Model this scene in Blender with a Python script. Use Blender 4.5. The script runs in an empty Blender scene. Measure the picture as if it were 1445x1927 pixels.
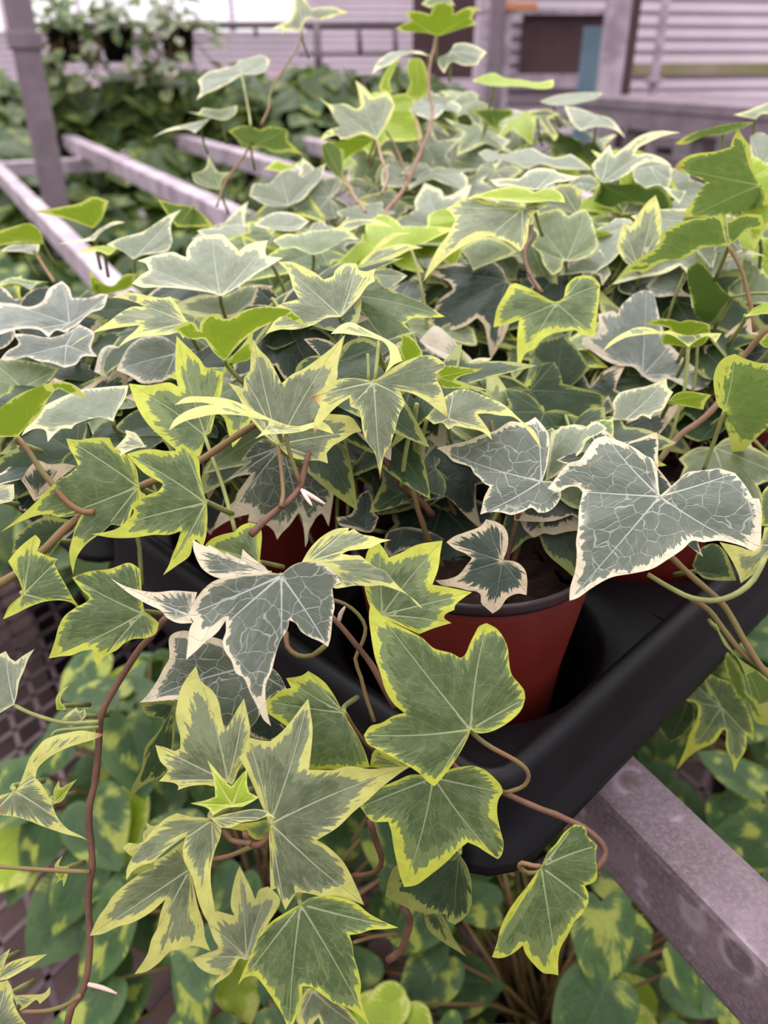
import bpy, bmesh, math, random
import numpy as np
from mathutils import Vector, Matrix, Quaternion
from mathutils.geometry import delaunay_2d_cdt

S = bpy.context.scene
COL = S.collection
# ------------------------------------------------------------------ camera, light, exposure
FPX, PITCH = 1500.0, math.radians(30)
CAMZ = 1.10
cam_d = bpy.data.cameras.new('camera')
cam = bpy.data.objects.new('camera', cam_d)
COL.objects.link(cam)
cam.location = (0, 0, CAMZ)
cam.rotation_euler = (math.radians(90) - PITCH, 0, 0)
cam_d.sensor_fit = 'VERTICAL'
cam_d.sensor_height = 24.0
cam_d.lens = FPX / 1927 * 24.0
cam_d.clip_start, cam_d.clip_end = 0.02, 60
cam_d.dof.use_dof = True
cam_d.dof.focus_distance = 0.285
cam_d.dof.aperture_fstop = 7.0
S.camera = cam

W = bpy.data.worlds.new('greenhouse_daylight')
S.world = W
W.use_nodes = True
wn, wl = W.node_tree.nodes, W.node_tree.links
wn.clear()
wo = wn.new('ShaderNodeOutputWorld'); wb = wn.new('ShaderNodeBackground')
wt = wn.new('ShaderNodeTexCoord'); ws = wn.new('ShaderNodeSeparateXYZ'); wr = wn.new('ShaderNodeValToRGB')
wm = wn.new('ShaderNodeMapRange'); wm.inputs[1].default_value = -1; wm.inputs[2].default_value = 1
wl.new(wt.outputs['Generated'], ws.inputs[0]); wl.new(ws.outputs[2], wm.inputs[0])
wl.new(wm.outputs[0], wr.inputs[0]); wl.new(wr.outputs[0], wb.inputs[0]); wl.new(wb.outputs[0], wo.inputs[0])
els = wr.color_ramp.elements
els[0].position = 0.0; els[0].color = (0.03, 0.026, 0.026, 1)
els[1].position = 1.0; els[1].color = (1.5, 1.44, 1.48, 1)
e = els.new(0.49); e.color = (0.10, 0.09, 0.095, 1)
e = els.new(0.53); e.color = (0.30, 0.28, 0.29, 1)
e = els.new(0.64); e.color = (0.74, 0.70, 0.73, 1)
wb.inputs[1].default_value = 1.3
sun_d = bpy.data.lights.new('daylight_through_roof', 'SUN')
sun_d.energy = 1.7
sun_d.angle = math.radians(60)
sun_d.color = (1.0, 0.97, 0.95)
sun = bpy.data.objects.new('daylight_through_roof', sun_d)
COL.objects.link(sun)
sun.rotation_euler = Vector((0.25, -0.55, -1.0)).to_track_quat('-Z', 'Y').to_euler()
S.view_settings.view_transform = 'Standard'
S.view_settings.look = 'None'
S.view_settings.exposure = 0.5
S.view_settings.gamma = 1.0
S.view_settings.use_curve_mapping = False

# ------------------------------------------------------------------ camera geometry helpers
CAM = np.array([0, 0, CAMZ])
FW = np.array([0, math.cos(PITCH), -math.sin(PITCH)])
UP = np.array([0, math.sin(PITCH), math.cos(PITCH)])
RT = np.array([1.0, 0, 0])
def ray(x, y): return FW + (x - 722.5) / FPX * RT + (963.5 - y) / FPX * UP
def at_depth(x, y, z): return CAM + ray(x, y) * z
def at_height(x, y, h):
    d = ray(x, y); return CAM + d * ((h - CAMZ) / d[2])
def at_range(x, y, Y):
    d = ray(x, y); return CAM + d * (Y / d[1])
def project(P):
    q = np.asarray(P) - CAM; Z = q @ FW
    return 722.5 + FPX * (q @ RT) / Z, 963.5 - FPX * (q @ UP) / Z, Z

# ------------------------------------------------------------------ object helpers
def tag(o, label, cat, group=None, kind=None):
    if label: o['label'] = label
    if cat: o['category'] = cat
    if group: o['group'] = group
    if kind: o['kind'] = kind
    return o
def thing(name, label, cat, loc=(0, 0, 0), rotz=0.0, group=None):
    o = bpy.data.objects.new(name, None)
    o.empty_display_size = 0.02
    COL.objects.link(o)
    o.location = loc
    o.rotation_euler = (0, 0, rotz)
    return tag(o, label, cat, group)
def obj(name, me, mat=None, parent=None, world=True):
    """link mesh data; world=True: vertices are in world space, converted to the parent's space"""
    o = bpy.data.objects.new(name, me)
    COL.objects.link(o)
    if mat is not None and not me.materials: me.materials.append(mat)
    if parent is not None:
        o.parent = parent
        if world: o.matrix_parent_inverse = world_matrix(parent).inverted()
    return o
def world_matrix(o):
    m = Matrix.LocRotScale(o.location, o.rotation_euler.to_quaternion(), o.scale)
    if o.parent is not None: m = world_matrix(o.parent) @ o.matrix_parent_inverse @ m
    return m
def mesh_of(bm, name, smooth=True):
    me = bpy.data.meshes.new(name)
    bm.to_mesh(me); bm.free()
    if smooth:
        for p in me.polygons: p.use_smooth = True
    return me
def box_into(bm, c, sx, sy, sz, rotz=0.0, bevel=0.0, rot=None):
    r = bmesh.ops.create_cube(bm, size=1)
    vs = r['verts']
    M = Matrix.Translation(c) @ (rot.to_4x4() if rot is not None else Matrix.Rotation(rotz, 4, 'Z')) @ Matrix.Diagonal((sx, sy, sz, 1))
    bmesh.ops.transform(bm, matrix=M, verts=vs)
    if bevel > 0:
        es = list({e for v in vs for e in v.link_edges})
        bmesh.ops.bevel(bm, geom=es, offset=bevel, segments=2, affect='EDGES', profile=0.6)
def tube_into(bm, pts, radii, seg=8, closed_ends=True):
    pts = [Vector(p) for p in pts]
    n = len(pts)
    rings = []
    up = None
    for i, p in enumerate(pts):
        t = (pts[min(i + 1, n - 1)] - pts[max(i - 1, 0)]).normalized()
        if up is None:
            up = t.orthogonal().normalized()
        up = (up - t * up.dot(t))
        up = up.normalized() if up.length > 1e-6 else t.orthogonal().normalized()
        b = t.cross(up)
        r = radii[i] if hasattr(radii, '__len__') else radii
        rings.append([bm.verts.new(p + (up * math.cos(a) + b * math.sin(a)) * r) for a in [2 * math.pi * k / seg for k in range(seg)]])
    for a, b_ in zip(rings, rings[1:]):
        for k in range(seg):
            bm.faces.new((a[k], a[(k + 1) % seg], b_[(k + 1) % seg], b_[k]))
    if closed_ends:
        bm.faces.new(rings[0][::-1]); bm.faces.new(rings[-1])
def lathe_into(bm, prof, seg=48, center=(0, 0, 0)):
    rings = []
    for r, z in prof:
        rings.append([bm.verts.new((center[0] + r * math.cos(2 * math.pi * k / seg), center[1] + r * math.sin(2 * math.pi * k / seg), center[2] + z)) for k in range(seg)])
    for a, b_ in zip(rings, rings[1:]):
        for k in range(seg):
            bm.faces.new((a[k], a[(k + 1) % seg], b_[(k + 1) % seg], b_[k]))
    return rings
def spline(pts, step):
    """Catmull-Rom through 2-D or 3-D points, resampled about every `step`"""
    P = [np.array(p, float) for p in pts]
    if len(P) == 2:
        n = max(1, int(np.linalg.norm(P[1] - P[0]) / step))
        return [P[0] + (P[1] - P[0]) * k / n for k in range(n)] + [P[1]]
    out = []
    for i in range(len(P) - 1):
        p1, p2 = P[i], P[i + 1]
        p0 = P[i - 1] if i > 0 else 2 * p1 - p2
        p3 = P[i + 2] if i + 2 < len(P) else 2 * p2 - p1
        n = max(2, int(np.linalg.norm(p2 - p1) / step))
        d0, d1, d2 = [max(np.linalg.norm(b - a), 1e-9) ** 0.5 for a, b in ((p0, p1), (p1, p2), (p2, p3))]
        m1 = d1 * ((p1 - p0) / d0 - (p2 - p0) / (d0 + d1) + (p2 - p1) / d1)
        m2 = d1 * ((p2 - p1) / d1 - (p3 - p1) / (d1 + d2) + (p3 - p2) / d2)
        for k in range(n):
            t = k / n
            out.append((2 * t**3 - 3 * t * t + 1) * p1 + (t**3 - 2 * t * t + t) * m1 + (-2 * t**3 + 3 * t * t) * p2 + (t**3 - t * t) * m2)
    out.append(P[-1])
    return out

# ------------------------------------------------------------------ materials
def lin(c):
    c = [v / 255.0 for v in c]
    return tuple(v / 12.92 if v <= 0.04045 else ((v + 0.055) / 1.055) ** 2.4 for v in c) + (1.0,)
class NT:
    def __init__(self, name):
        self.m = bpy.data.materials.new(name); self.m.use_nodes = True
        self.t = self.m.node_tree; self.t.nodes.clear()
        self.out = self.t.nodes.new('ShaderNodeOutputMaterial')
    def n(self, typ, **kw):
        nd = self.t.nodes.new(typ)
        for k, v in kw.items():
            if k.startswith('i_'): nd.inputs[k[2:].replace('_', ' ')].default_value = v
            elif k.startswith('p'):
                if k[1:].isdigit(): nd.inputs[int(k[1:])].default_value = v
                else: setattr(nd, k, v)
            else: setattr(nd, k, v)
        return nd
    def l(self, a, b): self.t.links.new(a, b)
    def math(self, op, a, b=None, c=None):
        nd = self.t.nodes.new('ShaderNodeMath'); nd.operation = op
        for i, v in enumerate((a, b, c)):
            if v is None: continue
            if isinstance(v, (int, float)): nd.inputs[i].default_value = v
            else: self.l(v, nd.inputs[i])
        return nd.outputs[0]
    def smooth(self, v, lo, hi, to0=0.0, to1=1.0):
        nd = self.t.nodes.new('ShaderNodeMapRange'); nd.interpolation_type = 'SMOOTHSTEP'
        for i, x in enumerate((v, lo, hi, to0, to1)):
            if isinstance(x, (int, float)): nd.inputs[i].default_value = x
            else: self.l(x, nd.inputs[i])
        return nd.outputs[0]
    def mix(self, f, a, b):
        nd = self.t.nodes.new('ShaderNodeMix'); nd.data_type = 'RGBA'
        for i, x in ((0, f), (6, a), (7, b)):
            if isinstance(x, (int, float)): nd.inputs[i].default_value = x
            elif isinstance(x, tuple): nd.inputs[i].default_value = x
            else: self.l(x, nd.inputs[i])
        return nd.outputs[2]
    def noise(self, vec, scale, detail=3.0, rough=0.5):
        nd = self.t.nodes.new('ShaderNodeTexNoise')
        nd.inputs['Scale'].default_value = scale; nd.inputs['Detail'].default_value = detail; nd.inputs['Roughness'].default_value = rough
        if vec is not None: self.l(vec, nd.inputs['Vector'])
        return nd.outputs[0]

def leaf_material(name, dark, light, margin, vein, back, back_margin, spec=0.6, rough=0.38, net=0.35, trans=0.32, veinw=1.0, patch=0.52, tip=(150, 80, 60), splash=False):
    """two-sided variegated leaf: jagged coloured margin, patches, veins as lines, green underside"""
    N = NT(name)
    uv = N.n('ShaderNodeUVMap'); uv.uv_map = 'leaf'
    A = lambda nm, typ='GEOMETRY': N.n('ShaderNodeAttribute', attribute_name=nm, attribute_type=typ).outputs['Fac']
    edge, v1, v2 = A('edge'), A('vein'), A('vein2')
    marg, seed = A('margin', 'OBJECT'), A('seed', 'OBJECT')
    off = N.n('ShaderNodeCombineXYZ'); N.l(seed, off.inputs[2])
    # streaks run out from the leaf stalk: direction varies fast, radius slowly
    ln = N.n('ShaderNodeVectorMath', operation='LENGTH'); N.l(uv.outputs[0], ln.inputs[0])
    nm = N.n('ShaderNodeVectorMath', operation='NORMALIZE'); N.l(uv.outputs[0], nm.inputs[0])
    sc = N.n('ShaderNodeVectorMath', operation='SCALE'); N.l(nm.outputs[0], sc.inputs[0]); sc.inputs['Scale'].default_value = 5.0
    rz = N.n('ShaderNodeCombineXYZ'); N.l(N.math('ADD', N.math('MULTIPLY', ln.outputs['Value'], 2.2), seed), rz.inputs[2])
    ad = N.n('ShaderNodeVectorMath', operation='ADD'); N.l(sc.outputs[0], ad.inputs[0]); N.l(rz.outputs[0], ad.inputs[1])
    streak = N.noise(ad.outputs[0], 3.0, 5, 0.65)
    ad2 = N.n('ShaderNodeVectorMath', operation='ADD'); N.l(uv.outputs[0], ad2.inputs[0]); N.l(off.outputs[0], ad2.inputs[1])
    blot = N.noise(ad2.outputs[0], 7.0, 4, 0.6)
    big = N.noise(ad2.outputs[0], 3.0, 1, 0.5)
    rad = A('rad')
    w = N.math('MULTIPLY', N.math('MULTIPLY', marg, N.math('MAXIMUM', 0.05, N.math('ADD', -1.1, N.math('MULTIPLY', big, 4.1)))), N.math('ADD', 0.4, N.math('MULTIPLY', rad, 1.2)))
    mixn = N.math('SUBTRACT', N.math('ADD', N.math('MULTIPLY', streak, 0.62), N.math('MULTIPLY', blot, 0.38)), 0.5)
    jag = N.math('MULTIPLY', mixn, N.math('MULTIPLY', marg, 8.5))
    d = N.math('SUBTRACT', N.math('ADD', edge, jag), w)
    is_marg = N.smooth(d, -0.18, 0.18, 1.0, 0.0)
    is_marg = N.math('MAXIMUM', is_marg, N.smooth(edge, 0.08, 0.30, 0.7, 0.0))
    if splash:
        is_marg = N.math('MULTIPLY', N.smooth(N.math('ADD', N.math('MULTIPLY', streak, 0.3), N.math('MULTIPLY', big, 0.7)), 0.55, 0.62), 0.85)
    # a paler band inside the margin, then the dark middle with a few pale streaks
    d2 = N.math('SUBTRACT', N.math('ADD', edge, N.math('MULTIPLY', mixn, N.math('MULTIPLY', marg, 16.0))), N.math('MULTIPLY', w, 2.6))
    is_light = N.math('MAXIMUM', N.smooth(d2, -0.3, 0.3, 1.0, 0.0), N.math('MULTIPLY', N.smooth(streak, patch + 0.06, patch + 0.1), 0.7))
    vary = N.noise(ad2.outputs[0], 22.0, 2, 0.6)
    c_in = N.mix(N.math('MULTIPLY', is_light, 0.8), lin(dark), lin(light))
    c_in = N.mix(N.smooth(vary, 0.3, 0.75, 0.0, 0.4), c_in, lin(light))
    vo = N.n('ShaderNodeTexVoronoi', feature='DISTANCE_TO_EDGE'); vo.inputs['Scale'].default_value = 14.0
    wob = N.n('ShaderNodeTexNoise'); wob.inputs['Scale'].default_value = 14.0; N.l(ad2.outputs[0], wob.inputs['Vector'])
    wsub = N.n('ShaderNodeVectorMath', operation='MULTIPLY_ADD'); N.l(wob.outputs[1], wsub.inputs[0]); wsub.inputs[1].default_value = (0.06, 0.06, 0.0); N.l(ad2.outputs[0], wsub.inputs[2])
    N.l(wsub.outputs[0], vo.inputs['Vector'])
    netv = N.math('MULTIPLY', N.smooth(vo.outputs['Distance'], 0.004, 0.034, 1.0, 0.0), net)
    veins = N.math('MAXIMUM', N.smooth(v1, 0.08 * veinw, 0.36 * veinw, 0.85, 0.0), N.smooth(v2, 0.03 * veinw, 0.22 * veinw, 0.13, 0.0))
    veins = N.math('MAXIMUM', veins, netv)
    c_in = N.mix(veins, c_in, lin(vein))
    c_top = N.mix(is_marg, c_in, N.mix(N.smooth(vary, 0.35, 0.7), lin(margin), tuple(0.84 * x for x in lin(margin)[:3]) + (1,)))
    tipm = N.math('MULTIPLY', A('tip'), N.smooth(A('brown', 'OBJECT'), 0.2, 0.8))
    c_top = N.mix(tipm, c_top, lin(tip))
    c_back = N.mix(N.math('MULTIPLY', is_marg, 0.85), lin(back), lin(back_margin))
    c_back = N.mix(N.math('MULTIPLY', veins, 0.5), c_back, lin(back_margin))
    geo = N.n('ShaderNodeNewGeometry')
    col = N.mix(geo.outputs['Backfacing'], c_top, c_back)
    bsdf = N.n('ShaderNodeBsdfPrincipled')
    N.l(col, bsdf.inputs['Base Color'])
    N.l(N.math('ADD', rough, N.math('MULTIPLY', geo.outputs['Backfacing'], 0.2)), bsdf.inputs['Roughness'])
    N.l(N.math('SUBTRACT', spec, N.math('MULTIPLY', geo.outputs['Backfacing'], spec * 0.6)), bsdf.inputs['Specular IOR Level'])
    bump = N.n('ShaderNodeBump'); bump.inputs['Strength'].default_value = 0.55; bump.inputs['Distance'].default_value = 0.0009
    h = N.math('SUBTRACT', N.math('MULTIPLY', vary, 0.5), N.math('MULTIPLY', veins, 0.8))
    N.l(h, bump.inputs['Height']); N.l(bump.outputs[0], bsdf.inputs['Normal'])
    tr = N.n('ShaderNodeBsdfTranslucent')
    hs = N.n('ShaderNodeHueSaturation'); hs.inputs['Saturation'].default_value = 1.0; hs.inputs['Value'].default_value = 1.25
    N.l(N.mix(0.5, c_top, c_back), hs.inputs['Color']); N.l(hs.outputs[0], tr.inputs['Color'])
    mx = N.n('ShaderNodeMixShader'); mx.inputs[0].default_value = trans
    N.l(bsdf.outputs[0], mx.inputs[1]); N.l(tr.outputs[0], mx.inputs[2]); N.l(mx.outputs[0], N.out.inputs[0])
    return N.m

BACK, BACKM = (104, 130, 52), (184, 194, 96)
LM = {
 'y': leaf_material('leaf_green_with_yellow_margin', (98, 108, 80), (140, 148, 112), (219, 217, 124), (196, 200, 164), BACK, BACKM, net=0.08),
 'g': leaf_material('leaf_green_with_lime_margin', (80, 98, 62), (126, 142, 90), (206, 212, 82), (176, 186, 140), BACK, BACKM, net=0.12, spec=0.4),
 'c': leaf_material('leaf_grey_green_with_cream_margin', (82, 90, 77), (104, 112, 96), (226, 212, 182), (190, 194, 184), (110, 130, 80), (200, 196, 150), net=0.5, veinw=1.0, trans=0.2, spec=0.6),
 's': leaf_material('leaf_silvery_with_pale_margin', (122, 132, 110), (154, 160, 136), (232, 228, 178), (208, 212, 194), BACK, BACKM, net=0.08, spec=0.65),
 'w': leaf_material('leaf_grey_with_cream_margin', (104, 112, 104), (136, 142, 132), (228, 214, 192), (200, 202, 192), BACK, BACKM, net=0.06, spec=0.65),
 'p': leaf_material('leaf_pale_green', (110, 124, 88), (148, 158, 116), (214, 218, 142), (196, 204, 160), BACK, BACKM, net=0.08),
 'l': leaf_material('leaf_young_lime', (146, 170, 44), (170, 190, 62), (212, 218, 116), (200, 210, 110), (108, 134, 36), (196, 202, 104), net=0.0, trans=0.32, spec=0.3),
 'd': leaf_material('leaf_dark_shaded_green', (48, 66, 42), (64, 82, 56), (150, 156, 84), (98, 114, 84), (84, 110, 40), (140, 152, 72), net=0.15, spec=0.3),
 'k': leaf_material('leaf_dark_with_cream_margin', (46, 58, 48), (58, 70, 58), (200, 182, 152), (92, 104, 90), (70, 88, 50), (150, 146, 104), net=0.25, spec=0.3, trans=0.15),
 'o': leaf_material('pothos_leaf', (52, 82, 44), (80, 108, 60), (180, 190, 84), (120, 142, 90), (92, 124, 46), (150, 164, 70), net=0.0, spec=0.45, rough=0.5, splash=True),
 'b': leaf_material('shade_darkened_foliage_leaf', (46, 72, 32), (92, 112, 46), (140, 150, 70), (92, 110, 60), (74, 104, 34), (120, 138, 60), net=0.0, spec=0.4, splash=True),  # dark base colour carries the shade among the benches
}
def plain(name, col, rough=0.5, spec=0.5, var=None, scale=20.0, metallic=0.0, bump=0.0, coord='Object', detail=4.0):
    N = NT(name)
    b = N.n('ShaderNodeBsdfPrincipled')
    b.inputs['Roughness'].default_value = rough; b.inputs['Specular IOR Level'].default_value = spec; b.inputs['Metallic'].default_value = metallic
    tc = N.n('ShaderNodeTexCoord')
    nz = N.noise(tc.outputs[coord], scale, detail, 0.6)
    if var is not None:
        N.l(N.mix(N.smooth(nz, 0.35, 0.68), lin(col), lin(var)), b.inputs['Base Color'])
    else:
        b.inputs['Base Color'].default_value = lin(col)
    if bump:
        bp = N.n('ShaderNodeBump'); bp.inputs['Strength'].default_value = bump; bp.inputs['Distance'].default_value = 0.002
        N.l(nz, bp.inputs['Height']); N.l(bp.outputs[0], b.inputs['Normal'])
    N.l(b.outputs[0], N.out.inputs[0])
    return N.m
M_STEM = plain('brown_green_stem', (128, 92, 66), 0.6, 0.3, (112, 108, 62), 60)
M_STEMR = plain('red_brown_stem', (112, 80, 62), 0.6, 0.3, (88, 60, 48), 80)
M_STEMP = plain('pinkish_stem', (166, 130, 112), 0.55, 0.3, (140, 112, 88), 60)
M_PET = plain('pale_green_stalk', (150, 158, 96), 0.55, 0.3, (128, 128, 78), 50)
M_BUD = plain('pale_pink_aerial_root', (226, 200, 190), 0.5, 0.3, (206, 168, 150), 90)
M_TRAY = plain('black_plastic', (13, 12, 15), 0.45, 0.22, (17, 16, 20), 50, bump=0.05)
M_SOIL = plain('potting_soil', (38, 28, 24), 0.95, 0.1, (62, 46, 38), 120, bump=1.0)
# ------------------------------------------------------------------ the ivy leaves that can be told apart in the photograph
CROPS = {'A0': (0, 0), 'A1': (350, 0), 'A2': (700, 0), 'A3': (1045, 0), 'A4': (550, 150), 'A5': (900, 150), 'A6': (200, 250),
         'B0': (0, 400), 'B1': (350, 400), 'B2': (700, 400), 'B3': (1045, 400), 'C0': (0, 760), 'C1': (350, 760), 'C2': (700, 760), 'C3': (1045, 760),
         'D0': (0, 1120), 'D1': (350, 1120), 'D2': (650, 1120), 'D3': (1045, 1120), 'E0': (0, 1527), 'E1': (350, 1527), 'E2': (700, 1527), 'E3': (1045, 1527)}
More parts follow.
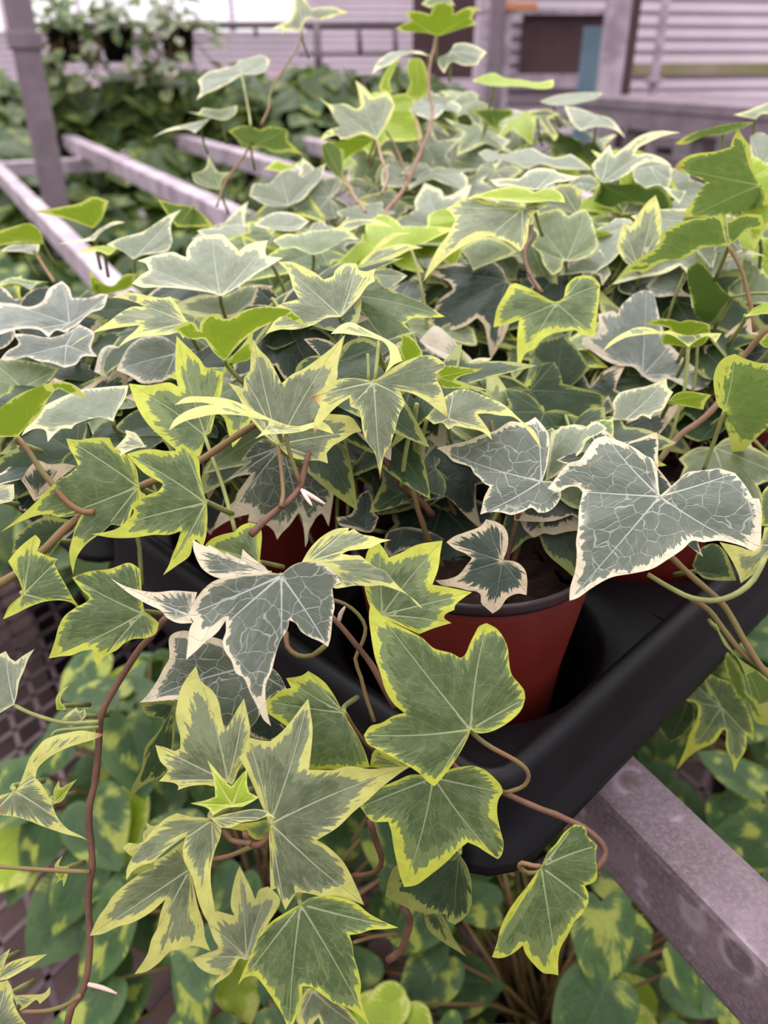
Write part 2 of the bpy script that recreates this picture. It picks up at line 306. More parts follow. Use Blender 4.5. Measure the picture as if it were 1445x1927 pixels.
# crop, kind, options (f: blade elevation, u: underside seen, y: yaw, z: distance, o: front-to-back rank, m: margin mm, b: bend, r: brown tip), stalk joint, outline (T lobe tip, S corner)
LEAVES = '''
C3 c f48 z.285 o1300 m1.7 : 708,628 : 708,628S 820,530 900,465 975,455 1110,437S 1220,470T 1290,555 1340,640S 1385,645S 1402,720 1400,830 1390,960 1350,1003T 1250,960 1110,930 1000,940 930,930 870,985 760,1060 660,1120 540,1150 380,1180 250,1250 150,1320 95,1338T 100,1250 135,1130 145,1000 140,940 155,830 160,720 175,650 185,600S 150,565 90,565 20,598 -55,575T 0,505 50,440 95,400 165,380 215,310 270,240 340,215T 390,235 470,265 540,300 610,350 660,375 690,450 700,550
C2 c f50 z.305 o1200 m1.1 : 1150,527 : 1158,525S 1230,530 1275,570 1285,625 1250,690 1190,735 1130,740S 1085,705 1020,735 940,755 890,740 800,735 735,752T 750,690 760,640 800,560S 760,540 735,510 690,470 670,430 610,410 550,390 500,340 440,300T 545,275 650,250 745,210 840,180 940,120 1040,128 1110,90T 1165,150 1200,210 1205,300 1190,420
C2 s f35 z.318 o1150 m1.0 y-40 : 1180,525 : 1180,525S 1205,300 1215,195S 1300,155 1385,140 1440,165 1500,125 1540,120S 1600,168T 1540,205 1460,250 1420,330 1330,400 1260,480
C2 k f45 o1100 m1.8 z.325 : 1230,600 : 1000,745S 1080,700 1200,640 1290,600 1400,580 1440,700 1410,860S 1320,870 1230,890 1170,880 1100,910T 1040,860 1010,800
C2 k f35 z.292 o1120 m2.0 : 885,1065 : 885,1065S 915,1000 925,900 900,840 840,800 775,785T 740,830 640,870 560,900 505,940T 560,985 640,1020 680,1050S 640,1100 590,1160 520,1190 430,1200T 480,1235 560,1245 660,1270 710,1275 740,1300 740,1350 790,1400 820,1425T 870,1390 920,1320 990,1290 1050,1300T 1055,1200 1040,1130 990,1080 930,1065
C2 g f35 z.277 o1280 m1.5 : 70,1430 : 60,1445S 0,1400 -40,1300 -60,1150 -30,1000 0,960 50,945T 90,1000 115,1045S 200,1010 300,960 400,940 480,930T 465,1010 450,1120 410,1230S 480,1240 560,1255 680,1280T 620,1320 565,1370 560,1400S 500,1430 490,1455 539,1490T 420,1525 320,1565T 200,1510
D2 g f25 q z.258 o1700 m1.7 : 848,912 : 848,912S 900,937 980,930 1060,895 1150,830 1200,770 1222,700T 1215,650 1180,600 1130,540 1110,440 1105,370 1080,300 1030,230 960,190T 910,210 880,260 850,320 810,410 780,428S 720,395 600,360 520,290 420,235 330,190 240,130 170,45T 160,150 175,280 200,420 240,540 270,640 330,740 400,800S 330,820 240,870 170,890 125,950T 150,1010 200,1040 290,1085 410,1150 500,1210 560,1270 605,1300T 650,1250 720,1160 790,1050 840,950
D2 g f25 z.268 o1600 m1.8 : 600,1240 : 600,1235S 720,1180 800,1165 870,1160 950,1190 1020,1250 1060,1300 1070,1340T 1040,1390 1030,1470 1051,1590 1075,1690 1060,1770 1036,1795T 960,1750 900,1710 830,1680S 770,1730 680,1820 580,1900 480,1970 400,1985T 375,1920 350,1820 325,1700 310,1600 290,1540S 180,1535 100,1440T 200,1330 350,1260 450,1220
D2 g f20 o1550 z.28 m1.2 : 420,1165 : 165,1170S 180,1080T 215,1040 300,1090 410,1150 420,1165S 300,1180
F y f25 z.25 o1800 m1.9 : 509,1549 : 509,1551S 492,1515 475,1475 462,1447 450,1426T 460,1410 467,1387T 485,1392 508,1395S 530,1377 549,1355 563,1336 580,1314T 584,1339 588,1369 587,1397 581,1449S 599,1449 627,1449 654,1442 696,1447 740,1444 772,1442T 750,1457 720,1480 696,1502 663,1530 635,1557 596,1581S 616,1593 643,1618 657,1640 668,1663 679,1688 685,1703T 660,1694 632,1686 605,1687 580,1681 558,1679S 549,1693 537,1712T 527,1688 520,1671S 509,1676T 508,1646 508,1610 506,1570
F y f25 z.26 o1750 m1.9 : 429,1470 : 429,1472S 436,1477 450,1447 469,1411 469,1397 470,1369 465,1341 459,1314T 444,1339 430,1364 423,1372S 418,1355 411,1319 400,1300 378,1281 369,1253T 358,1267 350,1278 340,1296 335,1314 331,1350 339,1386 339,1408S 329,1413 313,1407 292,1402T 302,1433 316,1449 310,1458 299,1470T 329,1474 336,1480 334,1487S 354,1480 388,1477 405,1480
D1 l f35 z.248 o1850 m.6 : 315,1428 : 30,1415T 130,1395 200,1370S 195,1300 180,1220 145,1120T 230,1220 280,1280 310,1300S 350,1250 415,1180T 415,1290 430,1340S 495,1375T 440,1410 380,1440S 330,1440 260,1450 181,1500T 150,1450
F y f30 z.252 o1820 m1.7 : 398,1543 : 398,1541S 380,1538 360,1537 333,1530T 313,1539 299,1551 280,1571 263,1593 246,1618 238,1638 238,1657T 249,1640 266,1629 288,1622 304,1607 332,1585 350,1573S 345,1591 346,1618 360,1646 368,1676 376,1704 393,1737 416,1753T 408,1737 403,1704 397,1665 397,1632 405,1599 414,1577 416,1557 405,1545
F y f20 z.262 o1780 m1.6 : 358,1634 : 345,1582T 313,1607 288,1624 291,1632 271,1640 235,1665 213,1685 199,1707 185,1726 169,1761T 194,1757 221,1744 249,1736 282,1718 311,1693S 302,1718 296,1746 285,1768 277,1796 253,1833T 274,1829 299,1812 321,1790 340,1787 360,1780 376,1782 396,1790T 386,1765 383,1740 372,1704 360,1646 352,1610
E0 y f25 z.27 o1700 m1.6 : 1000,200 : 835,250T 870,215 950,215 1000,110 990,75T 1040,100 1080,90 1000,260 900,305
E1 y f50 z.254 o1830 m1.6 : 172,45 : 165,45S 260,20 360,0 450,-15 540,-5 615,50T 560,30 480,60 380,75 300,110 240,110S
E1 g f30 z.27 o1690 m1.2 : 560,110 : 270,112S 330,90 480,70 560,60 570,110S 540,180 470,190 400,140
E1 g f30 z.268 o1720 m1.3 : 778,628 : 778,630S 690,680 600,735 520,810 480,880 450,960 400,1060 350,1185T 400,1130 470,1120 510,1160 560,1230 620,1320 660,1390 700,1500T 740,1420 770,1330 790,1250 790,1190S 840,1190 900,1225 1000,1300 1090,1330 1170,1380 1230,1440 1270,1500T 1215,1370 1185,1260 1190,1180 1170,1080 1140,980 1130,900 1110,840S 1180,830 1260,805 1350,800 1445,790T 1370,760 1290,720 1240,690 1150,620 1030,580 920,575 840,590
E1 y f30 z.34 o1400 m1.6 : 410,990 : 400,1010S 365,1000 300,1100 180,1190T 200,1150 240,1110S 190,1110 100,1070 40,1000T 150,960 220,930 190,870 150,760T 200,680 260,690 330,710S 305,650 310,560 340,430 365,370T 400,440 440,520 470,600S 500,530 560,510T 640,600 560,760 500,870 450,990
E1 y f25 z.36 o1350 m1.4 : 860,1220 : 830,1200S 760,1300 750,1420T 800,1500 900,1400S 950,1500 1080,1540 1200,1480T 1100,1350 950,1250
E2 g f20 q z.255 o1700 m1.0 : 1150,375 : 1150,375S 1200,270 1250,220 1300,150 1376,88T 1446,105 1461,170S 1486,190 1530,230T 1520,300 1530,440 1515,475 1446,505S 1470,560 1470,620T 1425,700 1376,750 1331,840 1285,920 1266,1000 1266,1115T 1230,1105 1170,1100 1100,1040 1040,960 1025,910S 980,950 920,985 860,998 815,990T 850,890 870,800 920,690 980,600 1060,500 1110,430
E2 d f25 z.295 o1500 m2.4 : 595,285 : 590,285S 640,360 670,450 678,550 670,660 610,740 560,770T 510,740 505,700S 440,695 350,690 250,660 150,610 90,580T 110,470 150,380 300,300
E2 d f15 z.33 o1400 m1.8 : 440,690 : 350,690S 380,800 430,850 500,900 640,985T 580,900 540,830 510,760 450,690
C1 c f38 z.255 o1650 m1.0 : 648,1165 : 650,1160S 670,1140 720,1100 790,1075 850,1070 920,1090 1000,1140 1060,1215S 1000,1245 1000,1310 1010,1380 995,1450 990,1520 980,1600 965,1650T 900,1610 850,1590 780,1545 745,1490 700,1470S 690,1530 640,1610 610,1700 580,1820 545,1900 540,2000 560,2130 578,2190T 530,2150 480,2050 430,1950 415,1910S 390,1860 340,1830 310,1750 260,1670 250,1610 270,1550 270,1470S 215,1550 130,1620 90,1660 0,1740T 10,1650 25,1530 50,1480S 15,1430T 60,1340 110,1270 180,1210 260,1180 380,1160 500,1160 600,1150
C1 y f45 z.268 o1600 m2.4 : 800,1085 : 785,1080S 830,1000 880,940 940,890 1020,850 1110,840T 1100,868S 1140,850S 1190,885 1270,900 1320,915 1395,925T 1310,950 1250,980 1180,990 1100,1000 1060,1020S 1130,1030 1180,1030 1220,1060 1290,1110 1350,1135 1400,1190 1445,1240 1520,1310 1574,1370 1609,1393T 1574,1350 1500,1295 1445,1270 1330,1235 1250,1240 1150,1235 1060,1250 1010,1255 1000,1240S 1060,1215 1000,1140 920,1090 850,1070
C1 c f40 z.268 o1590 m2.4 : 570,1150 : 570,1150S 540,1110 470,1060 420,1020 385,985T 375,1055S 330,1040 275,1005T 270,1030S 210,990 160,960T 140,970S 90,950 45,920T 50,990 75,1060 110,1120 180,1170 260,1190 380,1175 480,1165
C1 g f30 z.285 o1400 m1.0 : 500,1080 : 500,1080S 510,980 515,880 495,825 430,805T 370,830 330,870S 240,890 170,920 130,960T 200,1010 300,1060 420,1100
C1 c f15 z.335 o1000 m2.8 : 650,285 : 650,270S 520,240 440,300 375,385T 440,385S 370,440 270,525T 360,490 440,480S 380,560 345,610S 330,660 240,730 185,860T 260,810 350,770 430,750S 420,800S 480,810 560,830 600,870S 620,925T 650,880 700,830 750,760S 770,740 800,850 810,975T 830,930 830,880 880,780S 920,745 970,835T 985,740 1000,640 1015,480 1020,290S 900,300 780,270
C1 y f38 z.295 o1250 m1.5 : 625,275 : 625,278S 540,220 470,140 425,90S 350,-60 285,-145T 340,-125 390,-105S 395,-180T 430,-220 440,-320 455,-440T 500,-370 560,-310 600,-240 650,-140S 720,-200 800,-240 900,-310 1000,-390 1080,-470T 1050,-350 1030,-250 1030,-190 1000,-110 950,0 940,65S 1000,70 1070,75 1130,95 1195,185T 1140,200 1060,250 1000,285 955,335S 965,405T 900,385 820,385 740,370 680,340 640,300
C1 y f58 z.28 o1350 m2.4 : 640,175 : -79,7T 0,-45 130,-50 250,-40 330,-20 420,20 500,65 585,105 680,140 760,152 850,130 920,118 970,150 1005,205T 940,185 860,165 800,185 700,200 600,205 530,212 470,238T 520,190 560,140 565,112S 480,100 400,82 200,72 80,95 0,115 -70,150 -117,182T -80,110 0,50 100,15 200,5S 100,-10 0,-5
C1 y f35 z.28 o1380 m1.8 r1 : 1275,-150 : 1275,-155S 1150,-175 1030,-165 950,-120 880,-70 835,-30T 880,-20 915,20S 890,70 872,115 868,230T 885,180 930,115 1000,40 1060,-10 1110,-40S 1120,20 1170,40 1190,100 1200,180 1230,260 1280,330 1300,400 1320,515T 1330,430 1350,340 1390,270 1420,180 1454,60 1489,0S 1454,-90S 1524,-75 1614,-30 1694,30 1774,95 1789,135T 1764,-10 1734,-110 1704,-170 1709,-210S 1764,-260 1664,-330 1514,-300 1414,-250 1344,-200
B2 l f35 u z.292 o1370 m1.0 r1 : 442,1120 : 440,1130S 460,1060 520,1040 620,1050 730,1060 760,1045T 720,1080 660,1095 590,1120 560,1150S 620,1165 740,1190 830,1225T 720,1200 600,1195 470,1185
B2 l f30 u z.298 o1360 m.8 r1 : 220,1000 : 190,900S 205,850 165,835T 240,830 300,880 345,960 340,975S 270,1000 205,1010
B1 y f62 z.285 o1375 m1.6 : 1310,868 : 985,825T 1050,765 1120,745 1200,780 1290,825 1370,865 1430,910 1470,1010S 1420,1030 1350,1095T 1385,1000 1375,920 1340,875S 1240,845 1160,835 1060,822
B1 y f50 z.325 o1200 m1.9 : 1050,705 : 1050,710S 960,715 860,765 740,795 640,795 540,825T 590,750 620,690 600,650 680,610 770,590S 730,520 710,450 690,400 625,335T 720,335 800,370 880,410 935,455S 1000,430 1010,400 1070,350 1155,345T 1175,390S 1220,400 1290,380T 1275,430 1285,465T 1230,500 1190,560 1130,630 1070,695
A6 s f52 o1000 m1.5 z.37 : 775,1110 : 775,1110S 700,1085 600,1070 480,1055 360,1050 240,1050 175,1025T 230,970 290,935S 270,890 210,870T 300,840 380,820 460,810 500,830 545,845S 545,800 580,740 640,705 720,690T 790,690 840,740 890,790 895,810S 950,765 1020,740 1100,730T 1080,800 1090,840S 1200,850T 1110,905 1040,945 950,1010 870,1060 800,1100
B1 s f40 o960 m1.2 z.40 : 320,705 : 320,705S 380,690 440,640 500,570 590,500T 500,490 400,500 340,530 250,560 100,560 0,590 -100,640T 0,690 150,710
B0 y f55 o1150 m2.0 z.34 : 1275,745 : 1275,745S 1240,690 1200,620 1160,570T 1100,580 1060,575 980,560 920,545 840,550 760,575T 850,590 920,610 985,640S 960,640 900,640 820,680 740,740 620,820 540,870 465,920T 560,850 640,815 760,790 860,775 950,765S 910,810 850,860 800,920T 880,870 960,845 1060,835 1150,830 1210,815 1250,860T 1250,820 1270,780
B1 l f40 u o1260 z.315 m.9 : 265,1000 : -94,785T -30,755 50,745 90,800S 100,740 150,700 230,690 245,720S 290,720 380,670 470,645 600,640 700,660 780,720 810,770T 720,730 650,705 600,740 500,790 400,860 330,930 280,990S 250,1000 180,940 120,860 60,865 0,850
B1 l f40 u o1150 z.335 m.9 : 300,1010 : 280,1000S 340,950 420,850 455,790T 450,880 440,990 360,1020S 330,1030 270,1080 245,1130T 255,1060
F g f40 z.325 o1130 m2.6 : 386,819 : 387,819S 373,860 350,850 332,846 310,828 280,800 260,770 242,722T 280,725 320,720 335,728S 330,700 332,632T 350,650 375,675 385,690S 400,695 419,700T 418,730 405,780 395,815
F l f30 u y-30 z.285 o1300 m.9 : 33,822 : 33,822S 0,822 -30,820 -30,790 0,768 30,745 65,730 100,720 135,722 165,750T 130,740 110,732 95,745 75,780 50,805
F s f55 z.315 o1200 m1.3 : 213,792 : 213,793S 190,785 165,790 140,800 135,807S 115,807 100,820 90,832T 85,810 65,807 40,820T 55,795 75,770 110,750 150,735 200,728 242,725T 235,750 220,775
C0 g f28 z.292 o1220 m1.7 : 940,560 : 945,560S 930,450 900,390 850,340 780,300 745,230S 640,230 540,245 450,235T 470,300 510,370 530,420S 480,470 400,520 330,580 230,680 120,780 0,875T 120,810 250,760 330,750 420,770 500,760 560,740S 520,820 490,920 470,1010 495,1160T 520,1050 570,970 640,910 700,870 760,820 830,830 880,790S 910,700 1000,620 960,600
C0 g f25 z.266 o1500 m1.4 : 1398,670 : 1405,670S 1380,580 1360,480 1350,380 1300,320 1240,270T 1210,290 1190,320S 1120,320 1060,310 980,310 860,340T 920,410 980,470 1050,510 1110,545S 1080,590 1000,620 930,660 885,690S 910,720 890,770 800,845 720,870 620,885T 760,910 900,910 1050,890 1150,890 1230,865S 1200,960 1170,1030 1150,1090 1108,1165T 1200,1100 1290,1030 1320,920 1380,970S 1400,900 1410,780
C0 s f40 z.28 o1400 m1.4 : 985,292 : 775,305T 830,250 860,210 850,180 920,195T 950,230 990,295S 930,300 880,320 815,355T 820,320
C0 g f28 z.272 o1450 m1.9 : 160,1290 : 160,1290S 130,1200 90,1130 55,1070T 100,1010 160,950 240,890T 275,930 250,1000S 340,1040 395,1055T 370,1080 400,1150 440,1220 490,1310 555,1405T 480,1350 400,1335 300,1345 200,1380 100,1430 20,1465T 60,1380 110,1330
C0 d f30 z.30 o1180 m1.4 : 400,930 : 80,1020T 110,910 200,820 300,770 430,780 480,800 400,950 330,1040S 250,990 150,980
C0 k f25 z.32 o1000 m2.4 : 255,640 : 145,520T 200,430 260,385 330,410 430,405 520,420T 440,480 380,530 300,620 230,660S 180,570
C0 s f40 z.29 o1200 m1.3 : -60,620 : -80,540S 0,550 95,545T 90,650 0,680 -80,700
D0 g f28 z.278 o1380 m1.7 : 965,122 : 490,-120T 600,-160 750,-180 880,-220 950,-180T 960,-80 965,0 980,110S 1040,150 1080,190T 1060,260 1000,290 900,300 840,330 800,370 720,410 690,440 665,485T 640,440 630,370S 560,380 480,410 420,415 330,430T 370,320 400,210 440,140 520,80S 580,50 610,20 560,-30S 520,-80
C0 c f45 z.272 o1500 m2.6 : 1300,1440 : 750,1185T 830,1230 920,1260 1050,1280 1180,1270 1340,1280S 1320,1350 1290,1440 1310,1490S 1210,1490 1130,1450 1100,1410 1000,1360 880,1290
D0 c f28 z.285 o1400 m1.2 : 1690,480 : 950,730T 1000,680 1080,560 1110,500 1150,430 1155,280 1250,240 1350,270 1500,300 1700,420 1880,520 1950,640T 1850,680 1800,750 1700,900 1530,900 1400,800 1300,720 1200,710 1080,720
D0 d f15 z.30 o1300 m1.6 : 1185,740 : 950,735T 1080,715 1200,720S 1190,900 1180,1000 1140,1200 1000,1280 930,1330 860,1440T 900,1300 960,1180 990,1030 1080,920 1110,850 1000,820S 970,780
D1 k f25 z.31 o1200 m.8 : 480,760 : 430,720S 560,800 640,860 690,930T 640,970 560,985 440,950 425,800
D1 g f25 z.276 o1450 m1.2 : 1075,798 : 1075,800S 1050,760 1000,670 940,590 880,545 830,515T 790,545 680,565T 715,630S 640,650 590,690 540,715T 550,790 640,860 690,900 760,1000 830,1180 950,1180 1050,1190 1150,1180 1250,1170T 1210,1050 1150,930 1100,850
D0 y f30 z.262 o1600 m1.7 r1 : 100,1325 : 715,945T 640,980 540,1010 450,1040 370,1080 300,1130 255,1180 240,1245S 275,1275 310,1330 350,1410 375,1480 410,1540 460,1590 540,1630 630,1682T 550,1650 450,1625 300,1575 200,1535 100,1505 0,1495 -60,1490T -60,1380 0,1362 60,1345 112,1322S 140,1270 170,1190 200,1110 250,1040 300,985 370,955 460,935 550,920 650,935
D0 s f30 q z.285 o1500 m.9 : 95,745 : 95,745S 50,770 0,800 -60,820 -80,600 -60,450 0,400 40,380T 70,430 105,450S 160,410 235,365T 190,440 160,520 130,590 115,680
E0 y f30 z.265 o1700 m1.6 : -30,1480 : -60,1120S 0,1160 50,1145T 80,1200 90,1290 130,1380 190,1460T 100,1500 -60,1500
E0 y f30 z.262 o1710 m1.4 : -60,1170 : 0,1150S 0,1090 60,1030 180,990 320,970T 240,1030 160,1080 90,1120 50,1140
E0 y f30 z.266 o1690 m1.4 : -40,1090 : -60,1060S 0,990 70,930T 40,1010 0,1090
D0 l f25 z.31 o1300 m.5 : 362,1415 : 360,1420S 365,1330 400,1255T 410,1310 450,1290 525,1250T 470,1320 420,1400
D0 l f25 z.30 o1300 m.5 : 440,780 : 385,780S 380,700 420,640 470,615T 430,660 410,710 450,780S
D0 p f30 z.292 o1300 m.7 : 560,850 : 400,870T 440,820 520,760T 540,790 575,770T 585,820 530,870 485,895T
E0 l f25 z.31 o1400 m.5 : 440,440 : 380,430S 375,360 425,300T 400,370 465,370T 460,430 430,515T 420,460 380,495T 400,450
E0 y f35 z.30 o1400 m1.0 : 95,1265 : 90,1250S 200,1245 300,1235 340,1190T 340,1240 270,1310T 250,1280 180,1330 130,1355T
D3 g f25 z.40 o1000 m1.3 : 1130,760 : 730,690T 840,640 910,625S 930,585T 1010,600 1060,680S 960,480T 1100,560 1200,600 1240,680 1290,740 1330,830 1350,920 1345,990T 1300,950S 1290,1060 1250,1120 1215,1205T 1200,1120 1160,1030 1160,920 1140,910S 1080,1000 1000,1040 930,1080 820,1190T 880,1050 910,950 960,850 960,740 850,710
D3 d f20 z.44 o900 m1.2 : 980,480 : 700,750T 690,680 760,520 830,400 920,320 1050,270T 1040,400 980,480 960,600 800,680
D3 d f20 z.45 o880 m1.0 : 900,740 : 660,780T 760,700 930,740 940,850 860,960 780,1000T 700,900
D3 p f20 u y35 z.33 o1100 m.8 : 1090,205 : 1085,200S 1140,280 1200,370 1260,440 1350,500 1445,570 1500,620 1510,900 1440,890T 1400,780 1330,670 1290,540 1230,420 1150,340
D3 g f20 u y-20 z.345 o1050 m1.8 : 1170,400 : 1130,400S 1200,420 1270,530 1310,670 1400,760 1440,890T 1360,860 1310,740 1240,680 1180,560
C3 y f35 z.305 o1200 m1.3 : 1480,960 : 1115,940T 1250,970 1350,1000 1400,930 1420,840S 1500,840 1500,1000 1440,1050 1340,1160 1260,1220T 1240,1150 1190,1050
C3 g f30 z.31 o1150 m.8 : 1480,700 : 1405,830S 1395,700 1410,600 1460,540T 1520,560 1520,830
C3 d f30 z.345 o1000 m.8 : 960,1140 : 930,1100S 980,990 1080,950 1150,1000 1230,1200T 1100,1200 1000,1180
B3 g f42 u y25 z.335 o1150 m2.6 : 1150,1345 : 1150,1345S 1110,1320 1085,1240 1075,1120 1100,1040 1150,985 1220,960T 1280,990 1380,1020 1500,1040 1560,1200 1520,1400 1445,1460 1300,1600 1240,1670T 1200,1620 1180,1520 1150,1430
B3 s f45 z.355 o1080 m1.2 : 475,1405 : 390,1290S 430,1230 520,1200 620,1180 700,1150 755,1125T 765,1190 800,1220S 770,1270 730,1340 660,1370 650,1405S 590,1380 540,1410 400,1410 300,1440T 395,1380
B3 l f40 u z.355 o1079 m.8 : 770,1280 : 755,1300S 820,1230 900,1215 980,1225 1060,1240T 1020,1290 1005,1340T 930,1325 840,1310
B3 y f66 z.365 o1075 m1.0 : 905,913 : 320,945T 370,880 460,820 560,780 650,785 720,810 780,800 830,820 920,835 1000,820 1130,820T 1090,885T 1040,840 960,870 905,915S 850,870 780,830 700,825 600,830 480,850 400,890
B3 l f40 u z.38 o1070 m1.0 : 900,850 : 600,762T 680,725 780,725 850,745S 900,730 1000,745 1050,760T 1050,830 1000,900 900,915 800,900 720,890 740,820 780,790 700,770
B3 w f40 z.41 o1000 m2.2 : 592,1105 : 590,1110S 530,1050 430,1040 330,1000 255,945 180,900T 185,850S 290,800 290,690S 400,670 420,690 450,630 560,540 620,525T 660,540 690,640 720,760 780,900T 850,970 960,1060 1070,1110T 1040,1170 950,1210 850,1170 760,1130 680,1155
B2 g f42 z.37 o1080 m1.7 : 1255,615 : 1255,610S 1300,580 1320,500 1380,440 1446,425T 1506,440 1551,490T 1541,600 1531,700 1516,840T 1426,830 1380,800 1300,810 1230,820S 1150,870 1100,930 1050,950 990,1080T 985,900 990,800 1000,730S 920,760 825,780T 850,650 900,560 940,490 980,480S 1080,520 1150,560 1220,600
B2 y f50 z.40 o900 m2.0 : 1020,-20 : 1035,-30S 870,-60 780,-80 718,-133T 508,-33T 568,47S 518,147 458,227 398,337 348,470T 418,387 500,310 600,240 700,190 800,160 860,180 920,200 1005,265T 1040,230 1060,150 1070,60 1110,0S 1150,-30 1190,-60T 1080,-90
A5 l f62 z.40 o950 m.8 : 385,800 : -60,800T 0,780 130,740 230,725 330,740 380,765S 440,745 500,740 570,780 590,835T 480,825 360,835 250,830 120,815 0,806
A5 s f58 z.43 o850 m1.2 : 390,745 : 390,750S 300,735 200,720 130,725 80,680T 180,670 280,670 340,620 420,600 520,610T 540,630S 620,650 700,660T 600,690 520,700 450,730
A5 p f42 z.43 o840 m1.0 : 600,1235 : 580,1230S 560,1300 500,1330T 440,1250 420,1180 360,1130T 400,1050 350,990 370,930T 470,890 560,880 610,930S 680,890 730,880T 770,950 800,1050 820,1120T 780,1180 700,1220 620,1235
A5 s f50 z.44 o845 m.9 : 880,1290 : 900,1320S 870,1230 830,1150T 760,1200 650,1240 540,1330T 640,1320 760,1310 820,1330 840,1400T
A5 l f40 u z.45 o800 m.6 : 800,1030 : 790,1025S 870,1030 950,1070T 940,1150 900,1200T 850,1140
A5 y f40 z.42 o860 m1.6 : 1090,1280 : 1100,1290S 1000,1240 960,1180 940,1130T 960,1050 985,970T 1040,1000S 1080,930 1140,840 1205,785T 1230,860 1245,940T 1235,1100 1200,1180 1150,1250
B3 g f42 u z.365 o960 m1.4 : 1175,225 : 300,560T 400,470 480,380 600,290 700,220 720,150 800,90 900,50 1060,30 1150,20S 1150,120 1175,225S 1100,230 1000,240 950,270 850,320 740,330 600,410T 560,400 480,420
B3 g f40 u z.38 o955 m1.0 : 1178,222 : 1160,70S 1240,30 1300,10 1400,15T 1440,120T 1300,120 1230,190 1180,220S
B3 d f35 u z.40 o900 m.9 : 1195,575 : 1195,575S 1120,500 1050,400 1000,320 960,270T 960,330 900,380 900,480 930,600 950,700 1060,760T 1130,680
B3 p f42 z.43 o800 m1.2 : 1265,600 : 1265,290T 1330,330 1400,400 1500,480 1500,600 1380,620 1260,610S 1200,560 1100,460T 1080,400 1250,370
B3 w f40 z.43 o790 m2.4 : 620,510 : 740,350T 870,340 890,450 860,520 940,575T 800,565 680,570 620,500S
B3 l f42 z.35 o1000 m.8 : 1290,700 : 1285,710S 1350,650 1445,610 1510,600T 1510,680 1400,690
B3 l f35 u z.345 o1010 m.8 : 1480,900 : 1385,885T 1420,840 1500,780 1510,900 1420,915
A3 g f42 u y15 z.40 o800 m1.8 r1 : 1385,1260 : 1385,1260S 1340,1120 1315,980 1290,950 1240,870T 1200,960 1190,1000S 1080,1030 980,1040 900,1060 830,1110 810,1140T 860,1170 930,1190 1025,1240S 970,1310 930,1370 880,1445 870,1500T 1000,1480 1200,1460 1400,1490 1445,1430T 1440,1330
A3 s f45 z.50 o600 m.9 : 1390,1140 : 1325,930T 1380,900 1440,920 1500,1000T 1500,1150 1400,1150 1330,1050
A3 g f50 u z.52 o580 m.9 : 1140,910 : 810,980T 900,920 1050,870 1200,840 1350,830T 1250,880 1150,910 1000,930 880,980
A3 p f60 z.52 o570 m.9 : 1360,805 : 1210,780T 1300,755 1445,700 1510,700 1500,780T 1400,775 1360,810S
A3 s f48 z.47 o750 m1.6 : 315,1240 : 320,1240S 270,1190 245,1120T 300,1060 370,980T 395,1060S 480,990 580,920 700,890 850,900T 750,920 650,960 560,1010 540,1050S 640,1045 750,1090 790,1130T 650,1100 560,1130 480,1190 400,1230
A3 d f42 u z.48 o740 m1.2 : 320,1260 : 310,1245S 450,1255 550,1240 620,1280 700,1270 750,1310 800,1400 750,1445 600,1400T 450,1380 380,1410 260,1370T
A3 s f55 z.50 o700 m.8 : 640,1130 : 520,1150T 600,1090 700,1080 780,1120T 790,1200 770,1280S 890,1300T 840,1390T 780,1320 700,1260 600,1280 540,1230
A5 s f64 z.55 o600 m.8 : 330,600 : 0,500T 60,475 150,505 280,480 370,465 430,500 520,530 630,505T 700,550 770,610T 640,610 520,600 420,570 330,605 250,570 150,545 60,555
A5 s f50 z.50 o680 m.8 : 690,700 : 590,740T 640,680 700,650 780,660 820,720T 740,770T 660,745
A2 l f35 u z.60 o500 m.9 : 440,245 : 440,245S 380,225 240,215 155,195T 230,155 265,150S 245,110 215,105T 260,75 330,80 395,100S 410,60 430,25 500,20 550,50 555,100S 600,70 670,45 755,70T 700,80 680,125S 715,165T 640,185 560,210 490,235
A2 p f35 z.62 o480 m.9 : 450,45 : 335,30T 360,0 420,-30 520,-20 565,40T 500,30 430,30 400,55T
A2 s f55 z.60 o480 m1.0 : 540,350 : 560,300S 620,290 700,310 780,355T 740,400 720,440T 620,445 540,420 490,500T 450,440 450,390T 520,360
A2 s f60 z.58 o490 m.8 : 385,375 : 0,510T 30,430 120,360 220,345 330,350 385,380S 300,365 200,380 150,420 100,450 40,470
A2 l f30 z.60 o470 m.9 : 160,400 : 150,400S 190,390T 150,480 120,560 140,630T 50,610 70,530
A2 l f30 z.61 o460 m.9 : 300,400 : 250,400S 330,400 380,520 370,640 300,690T 230,650 260,560 240,480
A2 l f66 z.62 o450 m.8 : 830,560 : 680,550T 760,510 830,495 900,530 1000,540 1120,560 1235,540T 1230,590 1150,605 1040,590 950,585 820,585 730,565
A2 s f66 z.64 o440 m.8 : 1240,700 : 1140,690T 1250,650 1400,630 1566,630T 1530,670 1450,690 1350,710 1230,715
A2 g f40 u z.62 o430 m.9 : 800,750 : 670,750T 800,740 950,745T 960,780 880,830 860,900T 800,860 740,800
A2 y f50 z.62 o435 m1.0 : 1130,790 : 1000,760T 1100,760 1180,740 1280,780T 1200,800 1220,850 1265,920 1240,960T 1180,880 1130,800S
A3 s f60 z.62 o438 m.9 : 280,800 : 60,720T 170,740 280,780 380,810 480,940T 400,880 280,860 170,890T 110,830
A1 y f50 z.55 o600 m1.4 : 1300,945 : 1300,950S 1200,910 1130,930 1050,950T 1030,920 900,960T 960,890 1050,860S 1010,800 970,730 900,660T 980,710 1080,705 1160,740 1190,720S 1170,620 1150,545T 1220,600 1270,660S 1330,640 1380,640 1420,715T 1390,800 1340,880
